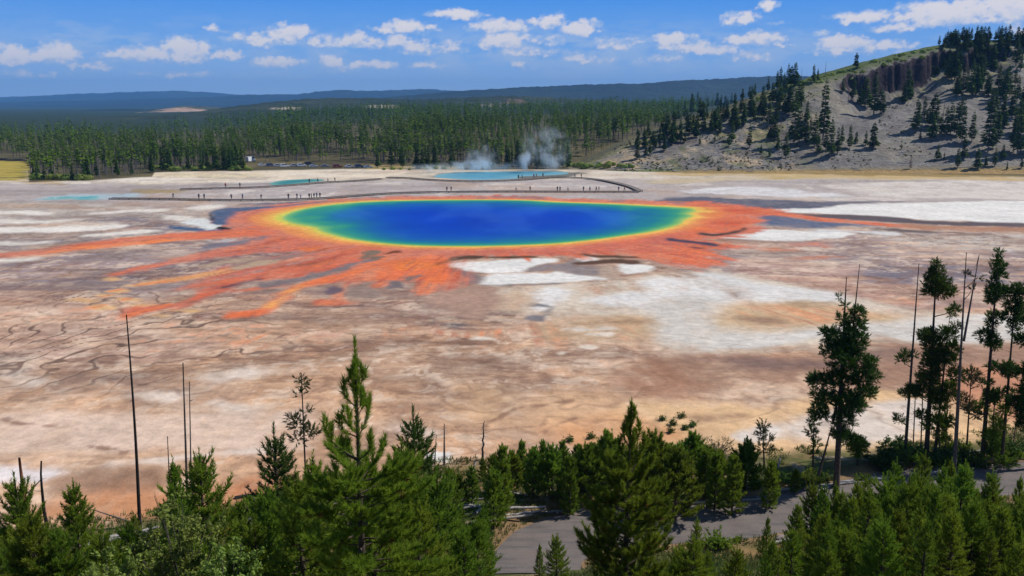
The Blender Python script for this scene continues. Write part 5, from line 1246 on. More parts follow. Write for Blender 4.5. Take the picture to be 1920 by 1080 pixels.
rock('pale stone half buried among the thicket saplings', 1690, 1030, .4, 503, MRk); rock('pale stone at the left edge of the thicket on the near verge', 1468, 1012, .45, 504, MRk); rock('flat stone on the far verge under the flat-topped pine', 1716, 868, .4, 505, MRk)

# ---- grass on the verges (nobody could count it)
def grass():
    r = np.random.default_rng(77); n = 34000
    X = r.uniform(-58, 66, n * 2); Y = r.uniform(44, 92, n * 2)
    sh = np.interp(X, sx, sy); rd = dist_poly(X, Y, ROAD_XY); dn = fbm(X / 4, Y / 4, 801, 3)
    k = (Y < sh + 1) & (rd > ROAD_HW + .3) & (dn > -.12) & (np.abs(X) < Y * .62 + 2); X = X[k][:n]; Y = Y[k][:n]; n = len(X); Z = H(X, Y)
    g = Geo(); hgt = r.uniform(.16, .5, n)
    for j in range(4):
        a = r.uniform(0, 6.28, n); ox = r.normal(0, .10, (n, 2)); b = np.column_stack([X + ox[:, 0], Y + ox[:, 1], Z - .02]); s = np.column_stack([np.cos(a), np.sin(a), 0 * a]) * .045
        t = b + np.column_stack([r.normal(0, .12, n), r.normal(0, .12, n), hgt * r.uniform(.7, 1.1, n)])
        g.add(np.stack([b - s, b + s, t], 1), F3=np.arange(n * 3).reshape(n, 3))
    m = foliage_mat('grass_blades', (.10, .15, .035), (.17, .18, .06), (.26, .22, .11), .12, .3, 0)
    tag(link('grass', g.mesh('grass', [m])), kind='stuff')
grass()

# ================================================================ far trees
def far_conifer(Hh, Rr, seed, lev=22, nb=7, bare=.12, w=.5, mats=None, sparse=1.0, name='far_pine', col=0):
    """narrow conifer: short drooping boughs in ragged tiers round a thin stem"""
    r = np.random.default_rng(seed); g = Geo()
    g.add(*tube(np.array([[0, 0, -.8], [0, 0, Hh * .5], [0, 0, Hh * .97]]), [.016 * Hh, .010 * Hh, .02], 4), m=1)
    zs = np.linspace(bare, .985, lev) + r.normal(0, .008, lev)
    bulge = 1 + .22 * np.sin(zs * r.uniform(9, 16) + r.uniform(0, 6))
    P, Q, W = [], [], []
    for t, bu in zip(zs, bulge):
        R0 = Rr * (1 - t) ** .62 * bu * (min(1, (t - bare) * 7 + .55))
        for k in range(nb):
            if r.uniform() > sparse: continue
            a = r.uniform(0, 6.28); L_ = R0 * r.uniform(.55, 1.25) + .1; p = np.array([0, 0, t * Hh]); q = np.array([math.cos(a) * L_, math.sin(a) * L_, t * Hh + r.uniform(-.42, .1) * L_])
            P.append(p); Q.append(q); W.append(w * (.45 + L_ * .5))
    P = np.array(P); Q = np.array(Q); W = np.array(W)[:, None]; n = len(P); d = unit(Q - P); s = unit(np.cross(d, UP + r.normal(0, .4, (n, 3)))); M = P + (Q - P) * .6
    up = np.cross(s, d); M2 = M + up * W * .15
    V = np.stack([P, M2 - s * W * .5, Q, M2 + s * W * .5], 1).reshape(-1, 3)
    g.add(V, F4=np.arange(n * 4).reshape(n, 4)); tip = np.array([[-.06 * w, 0, Hh * .93], [.06 * w, 0, Hh * .93], [0, 0, Hh * 1.01]]); g.add(tip, F3=[(0, 1, 2)])
    return g
FM = [MF_far, MB_gr]
FARP = [far_conifer(12, 1.75, 600 + k, lev=30, nb=11, w=.7).mesh('far_pine', FM) for k in range(4)] + [far_conifer(12, 2.5, 610 + k, lev=24, nb=11, w=.9).mesh('far_pine', FM) for k in range(2)] + \
       [far_conifer(12, 1.1, 620 + k, lev=26, nb=6, sparse=.6, bare=.25).mesh('far_pine', FM) for k in range(2)]
FBROWN = far_conifer(12, 2.0, 631, lev=20, nb=7).mesh('far_pine', [MF_brn, MB_gr])
FDEAD = []
for k in range(3):
    g = Geo(); r = np.random.default_rng(640 + k); g.add(*tube(np.array([[0, 0, -.5], [.1, 0, 6], [r.normal(0, .3), 0, 12]]), [.2, .14, .04], 5))
    for _ in range(24):
        z = r.uniform(2.5, 11.5); a = r.uniform(0, 6.28); L_ = r.uniform(.4, 1.5) * (1 - z / 16); g.add(*tube(np.array([[0.1, 0, z], [math.cos(a) * L_, math.sin(a) * L_, z + r.uniform(-.3, .3)]]), [.05, .02], 3))
    FDEAD.append(g.mesh('dead_tree', [simple_mat('grey_dead_wood', (.12, .11, .11), (.24, .22, .22), 2)], True))
def far_put(u, vb, hpx, mesh, name, label, cat, group, sx=1.0):
    x, y, z = hit(u, vb); s = hpx / FPX * y / 12
    o = link(name, mesh, loc=(x, y, z - .1)); o.scale = (s * sx, s * sx, s); o.rotation_euler = (0, 0, rng.uniform(0, 6.28))
    return tag(o, label, cat, group)
_r = np.random.default_rng(33)
HT = [(1312,272,20),(1367,274,24),(1405,277,44),(1427,289,20),(1447,262,46),(1453,262,36),(1473,297,50),(1488,275,108),(1498,269,68),(1527,275,64),(1543,262,112),(1557,295,76),(1570,289,50),(1578,269,36),(1593,279,46),(1623,272,28),(1637,279,50),
 (1758,300,30),(1803,269,78),(1793,255,64),(1795,315,40),(1807,299,50),(1832,317,40),(1852,285,120),(1865,312,36),(1907,292,104),(1900,285,84),(1638,215,84),(1650,212,46),(1622,202,56),(1656,215,40),(1612,196,36),(1700,189,62),(1694,195,42),(1706,184,40),(1783,152,54),(1790,150,60),(1776,146,40),
 (1717,249,64),(1733,222,42),(1750,239,64),(1747,262,50),(1763,255,42),(1773,255,56),(1782,252,60),(1722,228,36),(1741,228,30),(1797,179,26),(1813,165,40),(1820,182,70),(1830,179,52),(1843,149,48),(1860,132,48),(1865,202,36),(1883,189,60),(1897,222,60),(1907,189,48),(1913,132,36),(1887,99,34),(1838,160,36),(1850,175,40),(1872,165,44),(1890,160,40),(1903,160,36),(1918,210,70),(1912,250,60),(1880,235,50),(1868,240,46),
 (1345,239,44),(1335,241,38),(1307,242,30),(1290,239,24),(1340,268,18),(1373,265,38),(1433,222,44),(1442,235,50),(1427,209,34),(1480,217,58),(1497,202,58),(1503,195,44),(1580,175,30),(1600,182,38),(1412,216,30),(1395,232,28),(1388,210,26),(1362,222,30),(1325,222,28),(1312,216,34),(1298,214,36),(1270,226,30),(1283,222,34),(1255,236,24),(1240,246,22),(1352,196,24),(1378,196,22),(1462,196,38),(1470,214,40),(1455,228,36),(1513,228,40),(1520,248,30),(1458,280,26),(1443,293,14),(1512,272,44),(1534,288,40),(1548,282,46),(1510,252,52),(1605,268,22),
 (1432,169,40),(1449,165,42),(1457,167,34),(1463,162,36),(1477,162,42),(1483,162,38),(1490,160,42),(1440,172,28),(1470,166,30),(1525,155,34),(1533,150,22),(1605,127,28),(1345,189,28),(1372,186,26),(1308,201,30),(1297,207,34),(1327,196,22),(1360,190,22),(1392,186,20),(1405,184,24),(1415,180,24),
 (1725,262,20),(1770,300,16),(1848,312,20),(1880,300,30),(1690,280,12),(1888,318,16),(1915,316,24),(1930,290,90),(1945,250,80),(1960,300,60),(1950,190,60)]
for _i in range(62):
    _u = _r.uniform(1190, 1480); _c = np.interp(_u, [1180, 1300, 1400, 1500], [264, 224, 198, 158]); HT.append((_u, _c + _r.uniform(2, 42) , _r.uniform(20, 44)))
for _i in range(30):
    _u = _r.uniform(1790, 1990); HT.append((_u, _r.uniform(120, 290), _r.uniform(34, 62)))
def hlabel(u, v, h):
    sz = 'tall narrow' if h > 60 else 'mid-sized' if h > 35 else 'small'
    w = ('on the skyline ridge left of the cliff' if v < 200 and 1290 < u < 1620 and v < 172 + (1500 - u) * .15 + 8 else 'on the broken rocky flank at the left of the hill' if u < 1460 else 'standing right under the purple cliff' if v < 220 and u < 1720 else
         'on the foot of the slope near the white crust' if v > 285 else 'on the wooded right shoulder of the hill' if u > 1790 else 'in the middle of the grey scree slope' if u > 1660 else 'in the clump at the left of the scree slope')
    w2 = pick(u, [(1260, 'low left toe'), (1310, 'left toe'), (1350, 'left flank, outer part'), (1400, 'left flank, middle part'), (1450, 'left flank, upper part'), (1500, 'rocky knob'), (1550, 'left edge of the scree'), (1600, 'scree under the cliff left end'), (1680, 'scree under the dark cliff'),
               (1740, 'scree under the cliff right half'), (1790, 'central tree clump'), (1830, 'left side of the wooded shoulder'), (1880, 'middle of the wooded shoulder'), (1920, 'right frame edge'), (9999, 'slope beyond the right frame edge')])
    w3 = 'skyline' if v < np.interp(u, [1180, 1300, 1400, 1500, 1600, 1800, 1920], [264, 224, 198, 158, 126, 78, 76]) + 12 else 'upper slope' if v < 190 else 'mid slope' if v < 255 else 'lower slope'
    return f'{sz} dark conifer on the right hill, {w3}, {w2}', 'conifers scattered over the right hill'
for i, (u, v, h) in enumerate(HT):
    lb, gr = hlabel(u, v, h); far_put(u, v, h, FARP[i % 6 if h < 70 else i % 4], 'hill_pine', lb, 'tree', gr, sx=1.15 if h < 70 else .9)
far_put(1707, 317, 26, FBROWN, 'hill_pine', 'small rust-brown conifer alone at the foot of the hill', 'tree', None)
for i, (u, v, h) in enumerate([(1547, 143, 28), (1502, 160, 30), (1322, 206, 34), (1440, 240, 36), (1590, 196, 40), (1620, 200, 44), (1756, 250, 50), (1728, 246, 50), (1768, 226, 40)]):
    far_put(u, v, h, FDEAD[i % 3], 'dead_tree', ['bare dead tree on the skyline above the left end of the cliff', 'bare dead tree on the skyline ridge', 'bare dead tree at the left of the hill skyline', 'bare grey tree on the rocky flank', 'bare grey tree under the left end of the cliff', 'bare grey tree beside the tall conifers under the cliff', 'bare grey tree in the middle scree clump', 'bare grey tree at the left of the middle scree clump', 'bare grey tree above the middle scree clump'][i], 'dead tree', None)
# wood on the summit
for i in range(120):
    u = rng.uniform(1758, 1935) if i < 100 else rng.uniform(1930, 1990); k = rng.uniform(.90, 1.05)
    dx, dy, dz = ray(u, 100); x = float(dx / dy * 575); cy = float(np.interp(x, _cx, _cy)); yb = 418.0; y = yb + (cy - yb) * k; x = float(dx / dy * y); z = float(hill(x, y))
    s = rng.uniform(.5, .84) * (1 - .35 * sstep(1790, 1750, u)); o = link('hill_pine', FARP[i % 6], loc=(x, y, z - .1)); o.scale = (s * 1.5, s * 1.5, s); o.rotation_euler = (0, 0, i)
    tag(o, f"{'taller' if s > .72 else 'shorter'} dark conifer of the summit wood, {'front' if k < .93 else 'crest' if k < 1.02 else 'back'} rows, {pick(u, [(1780, 'at its left end'), (1810, 'above the cliff right end'), (1840, 'left of its middle'), (1870, 'in its middle'), (1900, 'right of its middle'), (1930, 'at the right frame edge'), (9999, 'beyond the right frame edge')])}", 'tree', 'conifers of the summit wood')
# low green brush along the ridge line
BR = []
for k in range(3):
    r = np.random.default_rng(660 + k); g = Geo(); n = 260; d = unit(r.normal(0, 1, (n, 3)) * [1, 1, .8] + [0, 0, .3]); P = d * r.uniform(.5, 1, (n, 1)) * [1, 1, .8]; A = unit(np.cross(d, r.normal(0, 1, (n, 3)))) * .17; B = np.cross(d, A) * .8
    g.add(np.stack([P - A, P + B, P + A, P - B], 1), F4=np.arange(n * 4).reshape(n, 4)); g.add(*tube(np.array([[0, 0, -.3], [0, 0, .5]]), [.08, .03], 4), m=1); BR.append(g.mesh('bush', [MF_wil, MB_gr]))
for i in range(70):
    u = rng.uniform(1395, 1750); dx, dy, dz = ray(u, 130); x = float(dx / dy * 540); y = float(np.interp(x, _cx, _cy)) + rng.uniform(-6, 6); x = float(dx / dy * y); z = float(hill(x, y))
    s = rng.uniform(.7, 1.7); o = link('ridge_bush', BR[i % 3], loc=(x, y, z)); o.scale = (s * 1.3, s, s * rng.uniform(.8, 1.4)); tag(o, 'low green bush on the grassy skyline of the right hill above the cliff', 'bush', 'bushes along the hill skyline')
# willows at the wood edge
WL = [(286 + i * 11.5 + rng.uniform(-4, 4), 319 + rng.uniform(-3, 3), rng.uniform(11, 19), 'light green willow in the low hedge before the left wood', 'willows before the left wood') for i in range(17)] + \
     [(1068 + i * 8.5 + rng.uniform(-3, 3), 317 - max(0, i - 8) * .3 - rng.uniform(0, 7), rng.uniform(9, 16), 'bright green willow at the foot of the hill right of the steam', 'willows right of the steam') for i in range(15)] + \
     [(68 + i * 14, 337 + rng.uniform(-2, 2), rng.uniform(14, 22), 'leafy bush at the front of the left tree cluster by the yellow meadow', 'bushes of the left tree cluster') for i in range(8)] + \
     [(720 + i * 16, 318 + rng.uniform(-2, 1), rng.uniform(7, 12), 'yellowish bush between the parking lot and the steaming crater', 'bushes left of the steaming crater') for i in range(8)]
for i, (u, v, h, lb, gr) in enumerate(WL):
    x, y, z = hit(u, v); s = h / FPX * y / 1.9; o = link('willow_bush', BR[i % 3], loc=(x, y, z + s * .4)); o.scale = (s * 1.25, s, s); o.rotation_euler = (0, 0, i); tag(o, lb, 'bush', gr)

# ---- the wood behind the basin
def in_clear(u, v, y):
    car = (u > 455) & (u < 705) & (v > 303); clr = (u > 636) & (u < 712) & (v > 254) & (v < 275)
    mead = (u < 56) & (v > 300); hillm = (u > 1075) & (v > 306 - (u - 1075) * .40)
    return car | clr | mead | hillm
def wood_points(y0, y1, cell, r):
    n = int((y1 - y0) * (y0 + y1) * .62 / cell); y = np.sqrt(r.uniform(y0 ** 2, y1 ** 2, n)); a = r.uniform(-.60, .60, n); x = y * np.tan(a * .98); z = H(x, y); u, v = proj(x, y, z)
    rad = np.hypot(x, y); lm = np.interp(np.arctan2(x, y), baz, br); k = (rad < 1150 + 900 * sstep(-.42, -.1, a)) & (rad > lm + 3) & ~in_clear(u, v, y) & (hill(x, y) < z)
    thin = fbm(x / 45, y / 45, 901, 4) > -.14 + .10 * (y > 700)
    k &= thin | (r.uniform(0, 1, n) < .12)
    return x[k], y[k], z[k], u[k], v[k]
r = np.random.default_rng(900)
# front rank: individuals, nearest first
X, Y, Z, U_, V_ = wood_points(360, 520, 34, r); o_ = np.argsort(np.hypot(X, Y) - np.interp(np.arctan2(X, Y), baz, br)); vis = (U_[o_] > -30) & (U_[o_] < 1250); o_ = o_[vis]
front = o_[:115]; rest = o_[115:]
for n_, i in enumerate(front):
    u = U_[i]; s = rng.uniform(.75, 1.2) * (.75 if u < 290 else 1.0); 
    dead = 165 < u < 262 and n_ % 3 != 0
    where = 'in the left cluster by the yellow meadow' if u < 290 else 'behind the willow hedge at the left' if u < 470 else 'around the parking lot' if u < 720 else 'behind the steaming crater' if u < 1080 else 'at the foot of the hill'
    o = link('dead_tree' if dead else 'wood_pine', FDEAD[n_ % 3] if dead else FARP[[0, 1, 2, 3, 4, 6, 7][n_ % 7]], loc=(float(X[i]), float(Y[i]), float(Z[i]) - .1)); o.scale = (s, s, s); o.rotation_euler = (0, 0, n_)
    tag(o, ('bare grey dead tree ' if dead else f"{'tall' if s > 1.03 else 'shorter' if s < .88 else 'mid-height'} conifer of the wood's front rank, ") + where + ('' if u < 720 or u >= 1080 else pick(u, [(800, ', left of the crater'), (880, ', above its left end'), (960, ', above its middle'), (1080, ', at the steam plume')])), 'dead tree' if dead else 'tree', ('dead trees ' if dead else 'front rank conifers ') + where)
def proto_arr(lev, nb, w, seed, Rr=1.9, bare=.2):
    g = far_conifer(12, Rr, seed, lev=lev, nb=nb, w=w, bare=bare); V = np.concatenate(g.V); 
    return V, np.concatenate(g.F3), np.concatenate(g.F4), np.concatenate(g.m3), np.concatenate(g.m4)
def forest(name, pts, protos, smin, smax, seed, mats):
    r = np.random.default_rng(seed); X, Y, Z = pts; k = r.integers(0, len(protos), len(X)); g = Geo()
    for j, (V, F3, F4, m3, m4) in enumerate(protos):
        s_ = np.where(k == j)[0]; n = len(s_)
        if not n: continue
        a = r.uniform(0, 6.28, n); sc = r.uniform(smin, smax, n) * (1 + 1.1 * fbm(X[s_] / 60, Y[s_] / 60, seed, 3)) * r.choice([.7, 1, 1, 1.1], n); ca, sa = np.cos(a) * sc, np.sin(a) * sc
        W = np.stack([V[None, :, 0] * ca[:, None] - V[None, :, 1] * sa[:, None] + X[s_][:, None], V[None, :, 0] * sa[:, None] + V[None, :, 1] * ca[:, None] + Y[s_][:, None], V[None, :, 2] * sc[:, None] + Z[s_][:, None] - .1], -1)
        off = (np.arange(n) * len(V))[:, None, None]
        f3 = (F3[None] + off).reshape(-1, 3); f4 = (F4[None] + off).reshape(-1, 4)
        g.F3.append(f3 + g.n); g.m3.append(np.tile(m3, n)); g.F4.append(f4 + g.n); g.m4.append(np.tile(m4, n)); g.V.append(W.reshape(-1, 3)); g.n += n * len(V)
    return tag(link(name, g.mesh(name, mats)), kind='stuff')
MF_wood = foliage_mat('wood_needles', (.068, .140, .008), (.125, .215, .010), (.15, .21, .018), .02, .25, 0)
MB_wood = simple_mat('wood_trunks', (.10, .09, .085), (.22, .20, .19), .02)
pa = [proto_arr(12, 6, .75, 670 + k, bare=.30) for k in range(4)]; pb = [proto_arr(7, 4, 1.3, 680 + k, 2.1) for k in range(4)]
X2, Y2, Z2, U2, V2 = wood_points(520, 760, 42, r)
forest('wood', (np.concatenate([X[rest], X2]), np.concatenate([Y[rest], Y2]), np.concatenate([Z[rest], Z2])), pa, .85, 1.35, 905, [MF_wood, MB_wood])
X3, Y3, Z3, U3, V3 = wood_points(760, 1900, 170, r)
forest('distant_wood', (X3, Y3, Z3), pb, 1.0, 1.5, 906, [MF_wood, MB_wood])

# brush and deadfall scattered over the hill: far too many bits to count
def hill_litter():
    r = np.random.default_rng(950); n = 5200; U = np.where(r.uniform(0, 1, n) < .62, r.uniform(1150, 1480, n), r.uniform(1480, 1990, n)); yy = r.uniform(425, 590, n); x = (U - 960) / FPX * yy
    z, t, cu = hill(x, yy, True); dn = fbm(x / 18, yy / 18, 951, 3); k = (t > .05) & (t < 1.02) & (z > 0) & (dn > -.05 + .12 * (U > 1480)); x, yy, z = x[k], yy[k], z[k]; n = len(x)
    g = Geo(); s = r.uniform(.18, .75, n) ** 1.2
    for j in range(9):
        d = unit(r.normal(0, 1, (n, 3)) + UP * .5); p = np.column_stack([x, yy, z]) + d * s[:, None]; A = unit(np.cross(d, r.normal(0, 1, (n, 3)))) * (s * .6)[:, None]; B = np.cross(d, A)
        g.add(np.stack([p - A, p + B, p + A, p - B], 1), F4=np.arange(n * 4).reshape(n, 4))
    tag(link('scrub', g.mesh('scrub', [foliage_mat('scrub_leaves', (.045, .062, .022), (.085, .10, .035), (.13, .12, .07), .12, .15, 0)])), kind='stuff')
    g = Geo(); n = 520; U = np.where(r.uniform(0, 1, n) < .7, r.uniform(1150, 1480, n), r.uniform(1480, 1950, n)); yy = r.uniform(428, 570, n); x = (U - 960) / FPX * yy; z, t, cu = hill(x, yy, True)
    for i in range(n):
        if t[i] < .04 or t[i] > .95 or z[i] < 0: continue
        a = r.uniform(-.7, .7); L_ = r.uniform(2, 6); q = np.array([[x[i], yy[i]], [x[i] + math.cos(a) * L_, yy[i] + math.sin(a) * L_]]); zz = hill(q[:, 0], q[:, 1]) + .2
        g.add(*tube(np.column_stack([q, zz]), [.2, .1], 4))
    tag(link('deadfall', g.mesh('deadfall', [MB_wh])), kind='stuff')
hill_litter()

# ================================================================ boardwalks
M_deck = simple_mat('weathered_planks', (.17, .145, .125), (.27, .235, .20), 1.4, vec='pos')
M_post = simple_mat('dark_post_wood', (.09, .075, .068), (.15, .125, .11), 2)
def boardwalk(px, label, zt=.5, hw=1.1, post=5.0):
    c = catmull(px, 5); x, y = g0(c[:, 0], c[:, 1], zt); P = np.column_stack([x, y]); L = np.concatenate([[0], np.cumsum(np.linalg.norm(np.diff(P, axis=0), axis=1))])
    s = np.arange(0, L[-1], 1.2); P = np.column_stack([np.interp(s, L, P[:, 0]), np.interp(s, L, P[:, 1])]); T = unit(np.gradient(P, axis=0)); N = np.column_stack([-T[:, 1], T[:, 0]])
    o0 = P[len(P) // 2].copy(); P = P - o0
    prof = [(-hw, zt - .16), (-hw, zt), (hw, zt), (hw, zt - .16)]
    V = np.stack([np.column_stack([P + N * a, np.full(len(P), b)]) for a, b in prof], 1); n = len(P); i = np.arange(n * 4).reshape(n, 4); j = np.roll(i, -1, 1)
    F = np.stack([i[:-1], i[1:], j[1:], j[:-1]], -1).reshape(-1, 4); F = np.concatenate([F, i[:1, ::-1], i[-1:]])
    root = thing('boardwalk', label, 'boardwalk', (o0[0], o0[1], 0)); link('deck', newmesh('deck', V.reshape(-1, 3), [F], [M_deck]), root)
    g = Geo(); g.add(*tube(np.array([[0, 0, -.3], [0, 0, zt - .1]]), [.13, .13], 6)); pm = g.mesh('post', [M_post])
    st = max(2, int(len(P) / 42)); 
    for k in range(0, n, max(3, st)):
        for sd in (-1,):
            q = P[k] + N[k] * sd * (hw - .12); link('post', pm, root, (q[0], q[1], 0))
    g = Geo(); g.add(*tube(np.column_stack([P + N * (hw - .05), np.full(n, zt + .05)]), [.05] * n, 4)); g.add(*tube(np.column_stack([P - N * (hw - .05), np.full(n, zt + .05)]), [.05] * n, 4))
    link('edge_rail', g.mesh('edge_rail', [M_post]), root)
    return root
boardwalk([(207, 371), (300, 372), (400, 373.5), (480, 374), (560, 372.5), (620, 369.5), (700, 363.5), (760, 360.5), (860, 358.5), (960, 358), (1080, 358.5), (1200, 358.5)], 'long dark boardwalk running behind the rainbow spring, from the far left')
boardwalk([(1200, 357.5), (1180, 349), (1150, 341.5), (1120, 336), (1080, 332.5), (1030, 332), (980, 336), (900, 339), (820, 337), (760, 333), (722, 332)], 'boardwalk curving around the steaming crater lake on the far shore')
boardwalk([(338, 354), (410, 352), (484, 350), (560, 345), (604, 341.5), (660, 338.5), (720, 334)], 'thin boardwalk past the turquoise pool at the back left')

# ================================================================ people (one skinned body, a few poses)
def skin_body(pose):
    J = {'hip': (0, 0, .95), 'belly': (0, 0, 1.10), 'chest': (0, .01, 1.32), 'neck': (0, .01, 1.50), 'head0': (0, .02, 1.58), 'head1': (0, .03, 1.70)}
    R0 = {'hip': .135, 'belly': .13, 'chest': .15, 'neck': .055, 'head0': .085, 'head1': .085}
    E = [('hip', 'belly'), ('belly', 'chest'), ('chest', 'neck'), ('neck', 'head0'), ('head0', 'head1')]
    for s, nm in ((-1, 'l'), (1, 'r')):
        sw = pose.get('stride', .04) * s; ar = -pose.get('arm', .05) * s
        J.update({nm + 'hp': (s * .09, 0, .90), nm + 'kn': (s * .10, sw * .6 + .02, .50), nm + 'an': (s * .10, sw, .08), nm + 'to': (s * .12, sw + .16, .03),
                  nm + 'sh': (s * .19, .0, 1.42), nm + 'el': (s * .25, ar * .5 - .02, 1.14), nm + 'wr': (s * .24, ar + pose.get('fwd', .04), .90 + pose.get('lift', 0) * (s > 0)), nm + 'hd': (s * .24, ar + pose.get('fwd', .04) + .03, .81 + pose.get('lift', 0) * 1.3 * (s > 0))})
        R0.update({nm + 'hp': .095, nm + 'kn': .062, nm + 'an': .045, nm + 'to': .038, nm + 'sh': .062, nm + 'el': .044, nm + 'wr': .032, nm + 'hd': .035})
        E += [('hip', nm + 'hp'), (nm + 'hp', nm + 'kn'), (nm + 'kn', nm + 'an'), (nm + 'an', nm + 'to'), ('chest', nm + 'sh'), (nm + 'sh', nm + 'el'), (nm + 'el', nm + 'wr'), (nm + 'wr', nm + 'hd')]
    ks = list(J); me = bpy.data.meshes.new('person'); me.from_pydata([J[k] for k in ks], [(ks.index(a), ks.index(b)) for a, b in E], [])
    o = bpy.data.objects.new('person', me); COL.objects.link(o); m = o.modifiers.new('s', 'SKIN'); sk = me.skin_vertices[0].data
    for i, k in enumerate(ks): sk[i].radius = (R0[k], R0[k] * (.72 if k in ('hip', 'belly', 'chest') else 1)); sk[i].use_root = (k == 'hip')
    o.modifiers.new('d', 'SUBSURF').levels = 1
    out = bpy.data.meshes.new_from_object(o.evaluated_get(bpy.context.evaluated_depsgraph_get())); bpy.data.objects.remove(o); 
    return out
MSk = simple_mat('skin', (.42, .25, .17), (.50, .31, .22), 4)
cloth = {k: simple_mat(k + '_cloth', tuple(x * .85 for x in c), c, 9) for k, c in {'navy': (.03, .04, .09), 'red': (.45, .05, .04), 'white': (.7, .7, .68), 'black': (.02, .02, .022), 'blue': (.08, .16, .36), 'grey': (.16, .16, .17), 'tan': (.32, .25, .17), 'green': (.06, .13, .07)}.items()}
MHr = simple_mat('hair', (.03, .02, .015), (.06, .04, .03), 9)
def garment(body, zlo, zhi, grow, xin=9.0, name='shirt', mtl=None):
    V = np.zeros(len(body.vertices) * 3); body.vertices.foreach_get('co', V); V = V.reshape(-1, 3); Nn = np.zeros(len(body.vertices) * 3); body.vertices.foreach_get('normal', Nn); Nn = Nn.reshape(-1, 3)
    ok = (V[:, 2] > zlo) & (V[:, 2] < zhi); F = [tuple(p.vertices) for p in body.polygons if all(ok[list(p.vertices)])]
    W = V + Nn * grow; me = bpy.data.meshes.new(name); me.from_pydata([tuple(v) for v in W], [], F); me.materials.append(mtl); me.shade_smooth(); return me
bodies = []
for pz in ({'stride': .05}, {'stride': .30, 'arm': .22}, {'stride': .04, 'fwd': .22, 'lift': .40}):
    b_ = skin_body(pz); b_.materials.append(MSk); b_.shade_smooth(); bodies.append(b_)
gcache = {}
def person(u, v, shirt, pants, label, pose=0, rz=0.0, z=.55, group='visitors on the far boardwalks', s=1.0):
    x, y = g0(u, v, z); o = link('person', bodies[pose], loc=(float(x), float(y), z)); o.rotation_euler = (0, 0, rz); o.scale = (s, s, s); tag(o, label, 'person', group)
    for nm, lo, hi, gr, mt in (('shirt', 1.0, 1.50, .022, cloth[shirt]), ('trousers', .12, 1.02, .016, cloth[pants]), ('hair', 1.66, 1.9, .018, MHr)):
        k = (pose, nm, mt.name)
        if k not in gcache: gcache[k] = garment(bodies[pose], lo, hi, gr, name=nm, mtl=mt)
        link(nm, gcache[k], o)
PPL = [(325,371.5,'navy','black','alone on the boardwalk at the far left, walking',1,1.6),(373,373,'grey','black','left of the two standing together on the left boardwalk',0,0.2),(383,373,'navy','black','right of the two standing together on the left boardwalk',0,2.8),
 (434,373.5,'grey','navy','short dark figure alone behind the white-edged vent of the left boardwalk',0,.5),(455,373.5,'blue','black','with raised arm, left of centre on the left boardwalk',2,3.1),(490,374,'black','grey','alone on the boardwalk left of the crowd',1,1.4),
 (541,373,'black','navy','leftmost of the crowd on the boardwalk above the left rim of the spring',0,.3),(557,372.8,'navy','grey','second from the left in the crowd above the left rim of the spring',2,3.0),(564,372.5,'white','blue','pale-shirted figure in the crowd above the left rim of the spring',0,1.0),
 (580,372,'black','black','left of the dark pair in the crowd above the spring rim',0,.4),(584,371.8,'navy','black','right of the dark pair in the crowd above the spring rim',0,2.0),(589,371.5,'black','navy','in the tightest knot of the crowd, left side',0,1.0),(594,371,'blue','black','in the tightest knot of the crowd, right side',2,3.0),(600,370.8,'black','black','rightmost of the crowd above the left rim of the spring',0,.6),
 (838,358.8,'grey','black','left of the pair on the boardwalk behind the middle of the spring',0,.4),(846,358.7,'black','grey','right of the pair on the boardwalk behind the middle of the spring',0,2.4),(968,358,'white','tan','pale figure alone on the boardwalk left of the steam foot',1,1.6),(994,358,'tan','grey','tan figure alone on the boardwalk under the steam',0,.4),
 (1045,358.4,'black','navy','left of the dark pair on the boardwalk right of the steam',0,.4),(1050,358.4,'grey','black','right of the dark pair on the boardwalk right of the steam',0,2.4),(1065,358.4,'white','grey','small pale figure right of the dark pair on the boardwalk',1,1.5),(1094,358.5,'grey','navy','grey figure left of the black-clad walkers on the boardwalk',0,.3),
 (1106,358.5,'white','navy','white-shirted figure next to the black-clad walkers',0,2.8),(1118,358.5,'black','black','left one of the two black-clad walkers on the right boardwalk',1,1.6),(1123,358.5,'black','navy','right one of the two black-clad walkers on the right boardwalk',2,1.2),(1160,358.5,'blue','grey','blue-shirted figure near the junction of the two boardwalks',0,.6),(1171,358.5,'red','black','red-shirted figure near the junction of the two boardwalks',1,1.7)]
for (u, v, a, b_, lb, po, rz) in PPL: person(u, v, a, b_, 'tiny person ' + lb, po, rz, s=1.12)
